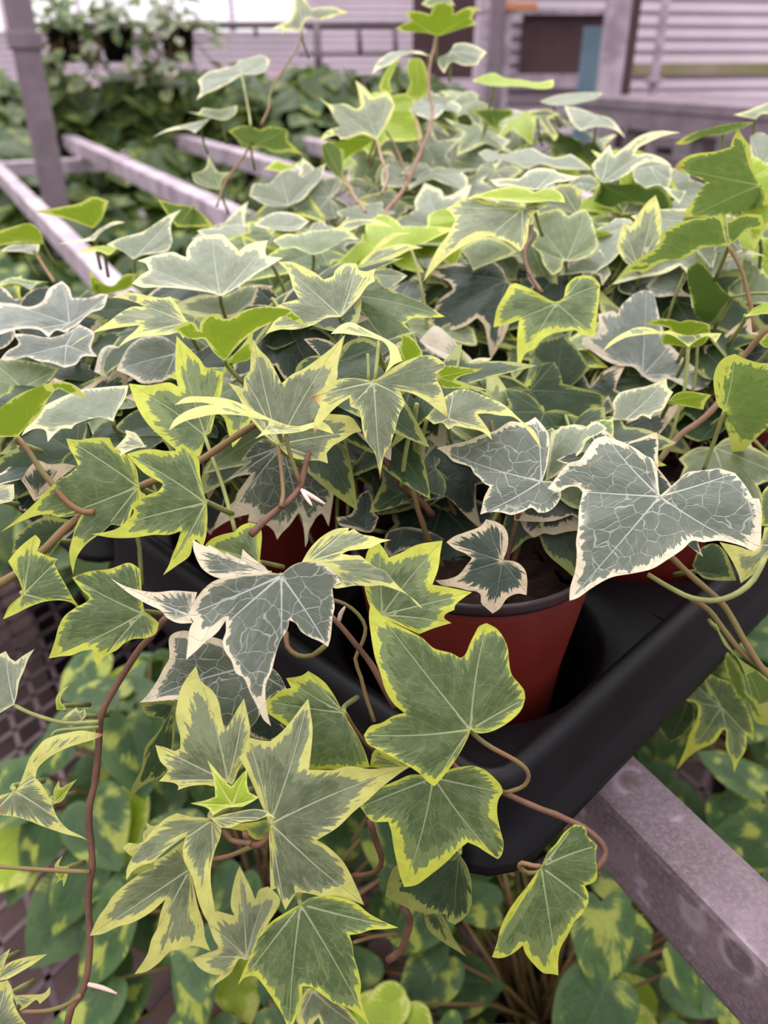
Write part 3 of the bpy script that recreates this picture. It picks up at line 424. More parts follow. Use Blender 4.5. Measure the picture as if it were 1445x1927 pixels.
A1 l f42 u z.57 o560 m.8 : 1280,950 : 920,950T 1050,960 1200,915 1290,950S 1200,1010 1060,1100T 1070,1030 980,970
A1 p f35 u z.575 o555 m.8 : 940,990 : 920,980S 1000,960 1060,1020 1070,1200 1100,1280T 1000,1180 940,1100
A1 s f45 z.56 o520 m.9 : 700,1395 : 700,1400S 560,1400 430,1330T 460,1250 560,1250 640,1170T 720,1150 780,1200S 860,1160 950,1110T 920,1210 850,1290 800,1350
A1 y f45 z.62 o450 m1.1 : 785,212 : 785,215S 740,205 690,205 650,240T 660,195 580,195T 650,160 700,140 730,70 735,10 760,-40T 810,0 850,60S 930,50 1000,50 1105,85T 1030,105 960,125 900,135 830,120 800,160
A1 s f58 z.62 o440 m1.0 : 385,510 : 70,680T 100,610 80,545T 150,490 230,470 340,440 360,410T 440,390 520,375 570,410T 540,480 480,505 380,510 300,560 200,610 130,640
A1 p f60 z.62 o430 m.8 : 240,805 : 10,760T 90,765 110,735 200,745 280,735 350,715T 340,770 270,815 170,800
A1 s f62 z.62 o425 m.8 : 100,870 : -235,940T -130,880 0,845 110,820 170,800T 110,860 60,905T 20,880 -60,880 -150,900
A1 g f42 u z.60 o450 m1.0 : 440,1000 : 290,890T 380,855 470,870 500,885S 570,860 690,880T 690,950 740,1000 800,1055T 700,1030 600,1035 520,1000 430,1000 390,1015T 340,940
A1 p f35 z.585 o480 m.5 : 230,1285 : 40,1180T 110,1160 140,1130 150,1060T 190,1130 220,1170 300,1170T 250,1220 230,1290S 120,1270 60,1240
A1 l f50 z.575 o490 m.7 : 650,1160 : 530,1150T 620,1090 700,1120 790,1090T 740,1140 650,1170S
A6 s f50 z.45 o800 m.9 : 185,860 : 185,860S 100,800 0,760T 80,720 250,670 330,620 420,560 510,520T 440,620 450,740T 420,800 330,820 250,830
A6 g f40 u z.49 o700 m.9 : 590,500 : 345,450T 450,480 570,500 640,540 740,640T 600,640 480,640T 420,560
A6 s f60 z.48 o720 m.8 : 1270,640 : 1000,630T 1060,580 1150,540 1280,550 1380,600T 1300,660 1150,660
B1 p f60 z.44 o840 m1.2 : 865,285 : 865,288S 800,265 740,240 660,250S 590,190T 680,145 760,150 820,130 950,115 1080,110S 1170,185T 1090,180 1020,220 940,265
B1 y f62 z.46 o780 m1.2 : 1210,85 : 1010,110T 1100,60 1200,45 1330,60 1400,100T 1330,90 1200,85 1120,120
B2 y f52 z.40 o940 m1.6 : -100,385 : -100,390S -80,340 -10,270 60,190 140,140 270,140T 170,160 110,200 60,240S 150,220 250,215 345,240T 260,255 170,300 80,330 0,370
B2 s f50 z.415 o900 m.9 : 20,420 : -60,660T -90,560 -60,450 0,400 100,380 200,410 240,430T 150,500 70,560 0,600
B2 y f40 z.46 o780 m1.2 : 450,440 : 360,480T 430,360 520,320 580,380T 560,430 600,590T 540,560 480,490
B2 p f42 z.44 o800 m.7 : 690,390 : 690,393S 640,300 600,250T 700,190 800,165 900,200 990,265T 920,305T 840,330 760,360
B2 w f42 z.44 o850 m1.6 : 95,735 : 95,740S 20,650 0,600T 80,560 160,500 270,455T 330,510 365,560T 300,640 200,700
B2 p f50 z.44 o820 m1.1 : 480,820 : 430,830T 500,760 600,750 690,790T 710,900 600,890 500,850
B2 g f52 z.45 o810 m.9 : 850,860 : 690,850T 780,800 900,790 990,870T 850,860
B2 w f42 z.40 o900 m7 : 620,1020 : 320,870T 430,770 520,830 600,920 680,1010 620,1050T 500,1000 400,940
B2 s f50 z.385 o930 m1.1 : 650,1110 : 570,1140T 640,1030 720,990 815,990T 740,1060 760,1110T 650,1150
B2 d f35 z.42 o900 m.8 : 1260,1250 : 1265,1260S 1230,1160 1200,1080 1130,1000 1000,930 830,910T 900,890 1000,920 1080,930 1150,870 1250,850 1300,830T 1400,930 1445,1000 1480,1060T 1400,1140 1320,1210
B2 y f55 z.31 o1215 m1.2 : 520,1400 : 365,1395S 430,1320 500,1250 560,1210T 640,1200 720,1230 800,1260 900,1310 1000,1400 1060,1450 1100,1480 1155,1610T 1040,1460 960,1390 870,1380 780,1365 715,1370S 760,1430 800,1490 815,1545T 750,1490 640,1465 560,1450 520,1475 480,1430 420,1440T
C2 c f25 z.345 o1000 m1.3 : 420,140 : 320,440T 330,330 360,240 400,130S 480,140 510,180T 450,270 390,330 350,390
C2 k f35 z.37 o950 m2.0 : 690,480 : 375,705T 440,640 470,560 490,490 560,420T 640,430 690,480S 720,510 650,570 560,610 460,650
C2 k f40 z.36 o930 m1.0 : 210,850 : 80,980T 100,880 200,840 330,850 420,880 490,920T 390,950 280,990 200,1000 120,1050T
C1 k f30 z.34 o940 m1.0 : 1220,850 : 1020,770T 1100,760 1130,740 1180,620 1240,585T 1270,640 1280,740 1310,770T 1260,870 1100,840 1050,830
B0 w f55 z.38 o1000 m1.4 : 470,755 : -60,600T 0,610 100,620 200,640 290,600 330,520 420,465T 470,510 490,580S 600,580 690,550 735,560T 700,650 620,680 560,730 520,770 480,790 450,815 380,800 330,850T 270,800 150,790 60,810 0,830 -60,840T
B0 w f55 z.37 o1040 m1.2 : 450,900 : 0,1000T 50,940 130,890 100,830 200,830 330,850 450,820 540,760T 640,820 620,920 660,980T 560,980 520,1030 440,1055T 340,1020 260,1010 180,980 100,1000
B0 p f45 z.365 o1045 m1.2 : 150,1190 : -60,1000T 100,1000 250,1020 400,1060T 330,1150 200,1210 90,1270 0,1310T -60,1200
B0 w f45 z.37 o1000 m1.2 : 830,960 : 640,1080T 690,930 760,900 850,940T 860,1000 780,1080 740,1130T
B0 w f42 z.36 o1020 m1.1 : 1190,960 : 790,1070T 870,920 960,850 1100,840 1200,900T 1210,1080 1100,1150T 960,1160 900,1120
F l f40 u z.50 o600 m1.0 : 175,428 : 65,398T 110,390 150,382 175,370 205,378T 190,415 175,430S 135,415
F l f40 u z.50 o590 m.9 : 80,455 : -20,440T 30,425 55,420 75,435 83,460T 50,457 0,462 -20,465
B0 s f58 z.50 o585 m.8 : 150,250 : 0,265T 60,225 180,215 270,215T 250,280 140,265
B0 s f58 z.47 o650 m.8 : 640,170 : 390,215T 500,190 600,170 680,110 780,60 850,65T 760,90 690,130 640,190S
B0 l f58 z.465 o655 m.8 : 700,230 : 510,275T 600,240 720,225 800,240T 740,290 680,265 600,270
B0 p f58 z.46 o640 m1.0 : 200,490 : 0,470T 90,440 200,460 340,475T 260,480 210,530T 140,490 60,480 0,500
B0 l f40 u z.45 o700 m.9 : 650,480 : 605,370T 660,450 760,500 850,420 930,415T 900,500 800,540 640,545
'''
# stems and stalks drawn the same way: crop, material, radius mm (start, end), distance (start, end), points
STEMS = '''
D2 stem 1.1 .9 .262 .275 : 848,912 900,970 1000,1040 1150,1120 1225,1180 1245,1230 1220,1290 1150,1325 1075,1342
D2 stemr 1.3 1.5 .282 .268 : 640,1020 740,1160 900,1270 1075,1343 1200,1400 1330,1455 1427,1490 1527,1535 1617,1580 1717,1660 1767,1740 1750,1800 1690,1880
E2 stem 1.0 1.0 .258 .272 : 1150,375 1090,368 1020,350 1000,375 1060,420 1160,400 1260,300 1480,340 1540,430
C0 stem 1.9 1.8 .278 .315 : -40,1245 100,1160 200,1080 330,960 450,840 560,760 690,710 800,650 900,590 1000,540 1070,515 1200,455 1350,390 1514,280 1650,190 1750,130
C0 stem 1.2 1.6 .284 .285 : 125,235 200,330 270,440 350,540 430,640 500,700 570,735 640,735
D0 stemr 1.7 1.6 .298 .285 : 1130,150 1080,210 1030,280 960,350 880,470 800,600 730,720 690,810 675,900 672,1000 660,1150 640,1300 610,1420 605,1560 625,1750 625,1870 605,1970 600,2120 612,2320 605,2470 590,2590 550,2720 490,2800 450,2960
D0 pet .9 1.0 .286 .288 : 95,748 200,800 350,850 450,870 670,860
D0 pet .7 .9 .284 .288 : 345,960 380,925 500,910 670,895
E0 stem .9 1.1 .288 .287 : -40,372 200,390 400,402 610,412
E0 stem .9 1.1 .29 .284 : 130,1365 350,1350 480,1300 545,1250
E0 bud .7 1.2 .285 .283 : 600,1175 700,1200 795,1238
C1 stemr 1.7 1.3 .275 .295 : 440,890 500,830 560,770 620,720 700,660 760,590 780,560 800,470 820,385 835,330
C1 stem .9 1.1 .293 .28 : 625,285 642,400 655,520 660,620 645,700
C1 stem .9 1.1 .282 .286 : 680,208 695,300 730,410 775,545
C1 bud .5 1.3 .285 .28 : 785,585 820,640 855,690
C1 bud .5 1.4 .285 .28 : 785,582 860,630 945,682
B1 pet 1.0 1.2 .328 .345 : 1060,720 1090,830 1120,930 1150,1020 1175,1120
B1 pet .9 1.0 .285 .284 : 1310,872 1300,1000 1285,1145
B1 pet .8 .8 .29 .288 : 1235,960 1240,1050 1240,1140
C2 pet 1.2 1.2 .30 .33 : 305,0 270,150 230,320 210,470 200,560
C2 pet 1.1 1.1 .31 .335 : 300,40 290,150 290,300 315,440
C2 pet 1.1 1.2 .315 .34 : 375,100 340,250 318,400 330,520 360,640
C2 stemr 1.5 2.0 .325 .345 : 70,360 150,480 200,560 280,620 350,680 410,760
C1 pet 1.0 1.1 .322 .30 : 128,222 180,370 240,530 290,700 335,870
C1 pet 1.1 1.1 .33 .36 : 1035,270 1090,350 1120,450 1105,600 1100,750
B3 pet 1.1 1.1 .366 .38 : 903,915 895,1050 878,1200 830,1370 780,1540 700,1700
B3 pet 1.0 1.0 .38 .385 : 965,910 955,1080 930,1230
B3 stem 1.0 1.3 .365 .36 : 1175,225 1230,320 1280,430 1310,560 1340,680 1355,810
B3 pet .9 .9 .40 .37 : 1200,575 1320,552 1460,548
B3 stemp 1.6 1.9 .35 .385 : 1480,760 1380,850 1320,930 1260,1000 1100,1300 980,1420 850,1510 700,1690
C3 pet 1.1 1.2 .336 .355 : 1150,45 1080,250 1010,450
C3 stem 1.6 1.7 .31 .315 : 780,1035 900,1150 1050,1280 1150,1380 1290,1620 1400,1790 1500,1900
C3 pet 1.2 1.6 .30 .305 : 630,1160 780,1250 930,1320 1100,1335 1250,1280 1350,1190 1420,1050
C3 stem 1.4 1.5 .308 .32 : 900,1310 1040,1400 1140,1530 1260,1680 1380,1780 1500,1850
B2 stemr 1.2 1.4 .405 .365 : 1085,90 1075,180 1045,240 1045,340 1090,450 1155,545
A2 stemp 1.3 2.0 .60 .55 : 435,250 420,330 395,430 385,600 410,750 390,880 340,1010 260,1190 200,1310 100,1430 60,1500
A2 stemp 1.0 1.1 .60 .57 : 290,760 310,900 330,1010
A2 stemp 1.0 1.1 .57 .56 : 95,890 150,980 210,1120 240,1210
A1 stem .8 1.2 .62 .57 : 790,195 760,320 690,430 620,540 570,650 560,740 510,850
A1 pet 1.0 1.1 .62 .58 : 380,515 400,620 430,780 440,860
A1 stem 1.0 1.1 .60 .55 : 470,940 380,1080 270,1230 210,1400
A1 stemp 1.1 1.3 .55 .50 : 1300,955 1330,1080 1370,1200 1330,1320
A1 stemp 1.1 1.3 .56 .50 : 1080,1210 1150,1340 1220,1440
A6 pet 1.2 1.2 .40 .42 : 1120,885 1180,1000 1235,1130
B0 stem 1.3 1.3 .49 .45 : 235,265 300,370 370,475
D1 stem .9 1.0 .30 .295 : 990,30 1080,60 1170,130 1220,220 1200,320 1150,430 1190,560 1220,680 1280,860
D1 stemr 1.2 1.6 .29 .29 : 985,140 1060,220 1150,330 1260,470 1340,620 1420,760
D1 bud .6 1.4 .286 .283 : 1040,180 1050,130 1080,80
D1 stem 1.3 1.3 .30 .31 : 950,340 860,410 760,410 690,350 680,250
D1 stem 1.1 1.0 .278 .30 : 1075,795 1140,900 1200,980 1270,1050
E1 stemr 1.4 1.2 .268 .262 : 560,150 540,200 480,230 420,210 400,140
E1 stemr 1.2 1.1 .263 .258 : 250,130 300,190 370,210 440,215
E1 stem 1.0 1.1 .275 .268 : 180,330 300,300 420,250 520,210
E1 stemr 1.6 1.3 .30 .32 : 1250,60 1290,200 1330,330 1300,400 1220,430 1130,435
E2 stemr 1.8 2.0 .31 .32 : 210,650 260,740 230,850 200,940 110,1010
E1 stem .9 1.0 .32 .34 : 1140,890 1280,850 1445,830
E2 stem 1.4 1.4 .31 .33 : 640,270 760,320 880,380 960,430
'''
# ------------------------------------------------------------------ leaf meshes
def parse_outline(txt, org=(0, 0), k=1.0):
    pts = []
    for w in txt.split():
        f = ''
        if w[-1] in 'TS': f, w = w[-1], w[:-1]
        x, y = w.split(',')
        pts.append((org[0] + float(x) / k, org[1] + float(y) / k, f))
    return pts
def dense_outline(pts, step):
    """closed outline: smooth between the corners (T tip, S notch)"""
    corner = [i for i, p in enumerate(pts) if p[2]]
    if len(corner) < 2:
        corner = [0, len(pts) // 2]
    out, tips = [], [(p[0], p[1]) for p in pts if p[2] == 'T']
    n = len(pts)
    for a, i in enumerate(corner):
        j = corner[(a + 1) % len(corner)]
        idx = [i]
        while idx[-1] != j or len(idx) == 1:
            idx.append((idx[-1] + 1) % n)
        seg = spline([pts[q][:2] for q in idx], step)
        out += [tuple(p) for p in seg[:-1]]
    return np.array(out), np.array(tips) if tips else np.zeros((0, 2))
def inside(poly, P):
    x, y = P[:, 0][:, None], P[:, 1][:, None]
    x0, y0 = poly[:, 0][None], poly[:, 1][None]
    x1, y1 = np.roll(poly[:, 0], -1)[None], np.roll(poly[:, 1], -1)[None]
    c = (y0 > y) != (y1 > y)
    with np.errstate(divide='ignore', invalid='ignore'):
        xi = x0 + (y - y0) * (x1 - x0) / (y1 - y0)
    return (np.sum(c & (x < xi), axis=1) % 2) == 1
def seg_dist(P, A, B):
    """distance of points P to the nearest of the segments A-B"""
    if len(A) == 0: return np.full(len(P), 1e3)
    d = B - A
    L = np.maximum((d * d).sum(1), 1e-12)
    t = np.clip(((P[:, None] - A[None]) * d[None]).sum(2) / L[None], 0, 1)
    q = A[None] + t[..., None] * d[None]
    return np.sqrt(((P[:, None] - q) ** 2).sum(2)).min(1)
def leaf_mesh(name, poly, tips, lift, want_normal, rng, detail=1.0):
    """poly, tips: blade outline in mm, leaf stalk joint at the origin. lift(uv_mm, vein_dist, edge_dist) -> world points."""
    R = np.sqrt((poly ** 2).sum(1)).max()
    # thin out near-duplicate outline points
    keep = [0]
    mn = max(R / 70, 0.25) / detail
    for i in range(1, len(poly)):
        if np.hypot(*(poly[i] - poly[keep[-1]])) > mn: keep.append(i)
    poly = poly[keep]
    if np.hypot(*(poly[0] - poly[-1])) < mn * 0.5: poly = poly[:-1]
    nP = len(poly)
    eA, eB = poly, np.roll(poly, -1, 0)
    main, side = [], []
    for t in tips:
        L = np.hypot(*t)
        if L < 0.12 * R: continue
        k = max(6, int(L / (R / 26)))
        n_ = np.array([-t[1], t[0]]) / L
        bow = rng.uniform(-0.03, 0.03) * L
        line = [t * (0.02 + 0.965 * q / k) + n_ * bow * math.sin(math.pi * q / k) for q in range(k + 1)]
        main.append(np.array(line))
        for sgn in (-1, 1):
            for fr in (0.16, 0.3, 0.44, 0.58, 0.72):
                fr += rng.uniform(-0.04, 0.04)
                b = line[min(int(fr * k), k - 1)]
                ang = sgn * math.radians(rng.uniform(33, 48))
                d0 = t / L
                Ls = L * (1 - fr) * rng.uniform(0.4, 0.55) + 0.06 * R
                s, p, a = [b], b, ang
                for q in range(5):
                    d = np.array([d0[0] * math.cos(a) - d0[1] * math.sin(a), d0[0] * math.sin(a) + d0[1] * math.cos(a)])
                    p = p + d * Ls / 5; a *= 0.9
                    s.append(p)
                side.append(np.array(s))
    def clip(lines, gap):
        out = []
        for ln_ in lines:
            ok = inside(poly, ln_) & (seg_dist(ln_, eA, eB) > gap)
            run = []
            for p, o in zip(ln_, ok):
                if o: run.append(p)
                elif len(run) > 1:
                    break
                else: run = []
            if len(run) > 1: out.append(np.array(run))
        return out
    main = clip(main, R * 0.012); side = clip(side, R * 0.05)
    if main and side:
        mA = np.concatenate([m[:-1] for m in main]); mB = np.concatenate([m[1:] for m in main])
        ns = []
        for s in side:
            d = seg_dist(s, mA, mB)
            bad = np.where(d[2:] < d[1:-1] * 0.85)[0]
            if len(bad): s = s[:bad[0] + 2]
            if len(s) > 2: ns.append(s)
        side = ns
    verts = [Vector(p) for p in poly]
    edges = [(i, (i + 1) % nP) for i in range(nP)]
    for ln_ in main + side:
        b = len(verts)
        verts += [Vector(p) for p in ln_]
        edges += [(b + i, b + i + 1) for i in range(len(ln_) - 1)]
    h = R / 15 / detail
    lo, hi = poly.min(0), poly.max(0)
    gx = np.arange(lo[0], hi[0], h); gy = np.arange(lo[1], hi[1], h * 0.87)
    G = np.array([(x + (0.5 * h if k % 2 else 0) + rng.uniform(-.15, .15) * h, y + rng.uniform(-.15, .15) * h) for k, y in enumerate(gy) for x in gx])
    if len(G):
        G = G[inside(poly, G)]
    if len(G):
        G = G[seg_dist(G, eA, eB) > 0.45 * h]
    if len(G) and main:
        al = main + side
        G = G[seg_dist(G, np.concatenate([m[:-1] for m in al]), np.concatenate([m[1:] for m in al])) > 0.3 * h]
    verts += [Vector(p) for p in G]
    mk = lambda ls: (np.concatenate([m[:-1] for m in ls]), np.concatenate([m[1:] for m in ls])) if ls else (np.zeros((0, 2)), np.zeros((0, 2)))
    for again in (0, 1, 2):
        vo, eo, fo, _, _, _ = delaunay_2d_cdt(verts, edges, [], 1, 1e-4)
        P = np.array([(v[0], v[1]) for v in vo])
        d1 = seg_dist(P, *mk(main)); d2 = seg_dist(P, *mk(side))
        if again == 2: break
        # an edge that joins two veins, or two stretches of one vein, gets a point in its middle so that the blade between stays blade
        E_ = np.array([(f[a], f[(a + 1) % len(f)]) for f in fo for a in range(len(f))])
        if not len(E_): break
        E_ = np.unique(np.sort(E_, 1), axis=0)
        mid = (P[E_[:, 0]] + P[E_[:, 1]]) / 2
        ln_ = np.hypot(*(P[E_[:, 0]] - P[E_[:, 1]]).T)
        m1 = seg_dist(mid, *mk(main)); m2 = seg_dist(mid, *mk(side))
        bad = (((d1[E_] < 1e-3).all(1) & (m1 > 0.12)) | ((d2[E_] < 1e-3).all(1) & (m2 > 0.12))) & (ln_ > 0.35)
        if not bad.any(): break
        verts += [Vector(p) for p in mid[bad]]
    dE = seg_dist(P, eA, eB)
    rr = np.sqrt((P ** 2).sum(1)) / R
    Wd = lift(P, np.minimum(d1, 0.3 * R), dE, R)
    me = bpy.data.meshes.new(name)
    faces = [tuple(f) for f in fo]
    cen = P[np.array([f[:3] for f in faces])].mean(1) if faces else np.zeros((0, 2))
    if len(faces):
        ins = inside(poly, cen)
        faces = [f for f, k in zip(faces, ins) if k]
    me.from_pydata([tuple(p) for p in Wd], [], faces)
    me.update()
    if len(me.polygons):
        s = sum((p.normal.dot(Vector(want_normal)) * p.area for p in me.polygons))
        if s < 0: me.flip_normals()
    me.polygons.foreach_set('use_smooth', [True] * len(me.polygons))
    taper = 0.55 + 1.1 * np.clip(rr, 0, 1)
    tipd = np.min(np.sqrt(((P[:, None] - tips[None]) ** 2).sum(2)), axis=1) if len(tips) else np.full(len(P), 99.0)
    for nm, val in (('edge', dE), ('vein', d1 * taper), ('vein2', d2), ('rad', rr), ('tip', np.clip(1.5 - tipd / (0.09 * R), 0, 1))):
        at = me.attributes.new(nm, 'FLOAT', 'POINT'); at.data.foreach_set('value', np.asarray(val, np.float32))
    uvl = me.uv_layers.new(name='leaf')
    li = np.empty(len(me.loops), np.int32); me.loops.foreach_get('vertex_index', li)
    uvl.data.foreach_set('uv', (P[li] / 100.0).astype(np.float32).ravel())
    return me
BASE_Z = ([0, 150, 250, 350, 450, 550, 650, 750, 850, 950, 1100, 1300, 1600, 1950], [.62, .64, .62, .54, .46, .415, .385, .36, .335, .315, .30, .29, .285, .29])

class Leaf: pass
def read_leaves():
    out = []
    for k, row in enumerate(r for r in LEAVES.split('\n') if r.strip()):
        head, j, pts = row.split(':')
        hd = head.split()
        L = Leaf(); L.i = k; L.own_stalk = True
        crop, L.kind = hd[0], hd[1]
        org, sc = ((0, 0), 1.0) if crop == 'F' else (CROPS[crop], 3.6125)
        L.elev, L.under, L.yaw, L.z, L.order, L.margin, L.bend, L.brown = 45.0, False, 0.0, None, None, 1.2, 0.10, 0
        for w in hd[2:]:
            if w == 'u': L.under = True
            elif w == 'q': L.own_stalk = False
            elif w[0] == 'f': L.elev = float(w[1:])
            elif w[0] == 'y': L.yaw = float(w[1:])
            elif w[0] == 'z': L.z = float(w[1:])
            elif w[0] == 'o': L.order = float(w[1:])
            elif w[0] == 'm': L.margin = float(w[1:])
            elif w[0] == 'b': L.bend = float(w[1:])
            elif w[0] == 'r': L.brown = 1
        if L.kind == 'y': L.margin *= 1.12
        x, y = j.split(',')
        L.j = (org[0] + float(x) / sc, org[1] + float(y) / sc)
        L.pts = parse_outline(pts, org, sc)
        L.poly, L.tips = dense_outline(L.pts, 5.0)
        if L.z is None: L.z = float(np.interp(L.j[1], *BASE_Z))
        if L.order is None: L.order = L.j[1]
        J = at_depth(*L.j, L.z)
        hdir = np.array([-J[0], -J[1], 0.0]); hdir /= np.linalg.norm(hdir)
        if L.under: hdir = -hdir
        a = math.radians(L.yaw)
        hdir = np.array([hdir[0] * math.cos(a) - hdir[1] * math.sin(a), hdir[0] * math.sin(a) + hdir[1] * math.cos(a), 0])
        e_ = math.radians(L.elev)
        L.n = math.cos(e_) * hdir + math.sin(e_) * np.array([0, 0, 1.0])
        out.append(L)
    return out
def plane_depth(L, xy):
    """distance along the view axis of the leaf's plane at pixels xy"""
    J = at_depth(*L.j, L.z) - CAM
    r = FW[None] + (xy[:, 0:1] - 722.5) / FPX * RT[None] + (963.5 - xy[:, 1:2]) / FPX * UP[None]
    den = r @ L.n
    t = (J @ L.n) / np.where(np.abs(den) < 1e-4, 1e-4, den)
    return np.clip(t, L.z * 0.75, L.z * 1.35)
GS = 4
GW, GH = 1445 // GS + 60, 1927 // GS + 60
OFF = 30 * GS
def grid_under(poly):
    x0, y0 = ((poly.min(0) + OFF) / GS).astype(int); x1, y1 = ((poly.max(0) + OFF) / GS).astype(int) + 1
    x0, y0, x1, y1 = max(x0, 0), max(y0, 0), min(x1, GW - 1), min(y1, GH - 1)
    if x1 <= x0 or y1 <= y0: return np.zeros((0, 2), int), np.zeros((0, 2))
    gx, gy = np.meshgrid(np.arange(x0, x1 + 1), np.arange(y0, y1 + 1))
    idx = np.stack([gx.ravel(), gy.ravel()], 1)
    xy = idx * GS - OFF + 0.0
    k = inside(poly, xy)
    return idx[k], xy[k]
def settle(leaves):
    """let each leaf lie behind the leaves that cover it in the photograph"""
    buf = np.zeros((GW, GH)); first = np.full((GW, GH), 9.0)
    for L in sorted(leaves, key=lambda q: -q.order):
        idx, xy = grid_under(L.poly)
        if len(idx) == 0: continue
        for _ in range(3):
            d = plane_depth(L, xy)
            need = (buf[idx[:, 0], idx[:, 1]] + 0.004 - d)[buf[idx[:, 0], idx[:, 1]] > 0]
            s = np.percentile(need, 96) if len(need) else 0
            if s <= 0.0005: break
            L.z += min(s, 0.09)
        d = plane_depth(L, xy)
        # remember the front surface; very far pushes are capped so that one tilted tip does not move the whole crowd
        buf[idx[:, 0], idx[:, 1]] = np.maximum(buf[idx[:, 0], idx[:, 1]], d)
        first[idx[:, 0], idx[:, 1]] = np.minimum(first[idx[:, 0], idx[:, 1]], d)
    return buf, first
def traced_leaf_mesh(L, rng):
    J = at_depth(*L.j, L.z)
    e1 = np.cross([0, 0, 1.0], L.n); e1 /= np.linalg.norm(e1)
    e2 = np.cross(L.n, e1)
    def to2(xy):
        d = plane_depth(L, xy)
        P = CAM + (FW[None] + (xy[:, 0:1] - 722.5) / FPX * RT[None] + (963.5 - xy[:, 1:2]) / FPX * UP[None]) * d[:, None]
        return np.stack([(P - J) @ e1, (P - J) @ e2], 1) * 1000.0
    poly = to2(L.poly)
    tips = to2(L.tips) if len(L.tips) else L.tips
    ph = rng.uniform(0, 6.28)
    def lift(P, dv, dE, R):
        W_ = J + (P[:, 0:1] * e1 + P[:, 1:2] * e2) / 1000.0
        v = W_ - CAM; v /= np.linalg.norm(v, axis=1)[:, None]
        r = np.sqrt((P ** 2).sum(1))
        th = np.arctan2(P[:, 1], P[:, 0])
        dl = L.bend * R * (r / R) ** 2 - 0.16 * dv + 0.018 * R * np.sin(th * 5 + ph) * (r / R) * np.exp(-dE / (0.12 * R))
        return W_ + v * (dl / 1000.0)[:, None]
    return leaf_mesh('leaf', poly, tips, lift, L.n, rng), J
# free leaves: outlines in units of the blade length, stalk joint at 0,0
def mirror(half):
    a = [w for w in half.split()]
    def flip(w):
        f = w[-1] if w[-1] in 'TS' else ''
        x, y = (w[:-1] if f else w).split(',')
        return '%g,%s%s' % (-float(x), y, f)
    return ' '.join(a + [flip(w) for w in reversed(a[1:-1])])
IVY_SHAPES = [mirror(h) for h in (
    '0,0S .10,-.10 .26,-.16 .38,-.12T .34,.02 .30,.10S .42,.20 .55,.30 .66,.42T .48,.44 .34,.46 .24,.50S .22,.66 .12,.86 0,1.0T',
    '0,0S .12,-.06 .24,-.05 .32,-.02T .30,.10S .42,.26 .52,.40 .60,.58T .42,.52 .30,.48 .20,.50S .20,.64 .10,.84 0,1.05T',
    '0,0S .14,-.14 .34,-.14 .46,0T .42,.14 .38,.2S .46,.3 .52,.42 .52,.52T .4,.56 .32,.58 .27,.6S .22,.74 .1,.88 0,.97T',
    '0,0S .08,-.14 .2,-.24 .3,-.28T .26,-.1 .24,.02S .4,.1 .58,.16 .74,.2T .54,.28 .36,.34 .22,.4S .18,.6 .1,.86 0,1.1T')]
HEART_SHAPES = [mirror(h) for h in ('0,.0S .10,-.09 .24,-.10 .38,.02 .43,.2 .40,.42 .30,.66 .15,.86 0,1.0T', '0,0S .08,-.06 .2,-.08 .32,.04 .35,.22 .32,.45 .22,.7 .1,.88 0,1.02T', '0,0S .1,-.12 .3,-.14 .46,.02 .5,.24 .42,.5 .28,.72 .12,.9 0,1.0T')]
def free_leaf_mesh(shape, L, rng, bend=0.25, fold=0.18, detail=0.7, name='leaf'):
    poly, tips = dense_outline(parse_outline(shape), 0.04)
    poly = poly * L * 1000; tips = tips * L * 1000
    ph = rng.uniform(0, 6.28)
    def lift(P, dv, dE, R):
        r = np.sqrt((P ** 2).sum(1)); th = np.arctan2(P[:, 1], P[:, 0])
        z = -bend * R * (r / R) ** 2 + fold * dv + 0.03 * R * np.sin(th * 4 + ph) * (r / R)
        return np.stack([P[:, 0], P[:, 1], z], 1) / 1000.0
    return leaf_mesh(name, poly, tips, lift, (0, 0, 1), rng, detail)
def leaf_frame(n, fwd):
    """rotation whose z is the blade normal and whose y points along the blade"""
    z = Vector(n).normalized(); y = Vector(fwd); y = (y - z * y.dot(z))
    y = y.normalized() if y.length > 1e-6 else z.orthogonal().normalized()
    x = y.cross(z)
    return Matrix((x, y, z)).transposed()
# ------------------------------------------------------------------ the setting: floor, walls, door
def struct(name, me, mat):
    o = obj(name, me, mat); o['kind'] = 'structure'; return o
def quick_box(c, sx, sy, sz, rotz=0.0, bevel=0.0):
    bm = bmesh.new(); box_into(bm, c, sx, sy, sz, rotz, bevel); return mesh_of(bm, 'box', False)
M_FLOOR = plain('dusty_brown_concrete', (92, 74, 72), 0.9, 0.2, (60, 48, 46), 3.0, bump=0.4)
M_SIDING = plain('white_lap_siding', (240, 226, 238), 0.55, 0.3, (226, 212, 224), 2.0)
M_SIDEGRIME = plain('mossy_base_board', (142, 138, 96), 0.8, 0.2, (168, 152, 140), 3.0)
M_BROWN = plain('dark_brown_painted_board', (84, 62, 66), 0.55, 0.35, (70, 50, 52), 4.0)
M_BLUE = plain('blue_grey_board', (118, 142, 158), 0.6, 0.3, (104, 128, 142), 4.0)
M_POST = plain('galvanised_steel', (136, 120, 130), 0.55, 0.4, (118, 104, 112), 14.0, bump=0.1)
M_PALEPOST = plain('pale_and_skylit_weathered_steel', (192, 176, 188), 0.6, 0.35, (150, 134, 146), 12.0, bump=0.1)
M_PIPE = plain('grey_pipe', (122, 106, 116), 0.5, 0.4, (104, 90, 98), 20.0)
M_PANE = plain('clear_roof_sheet', (232, 228, 232), 0.3, 0.5, (206, 204, 206), 1.5)
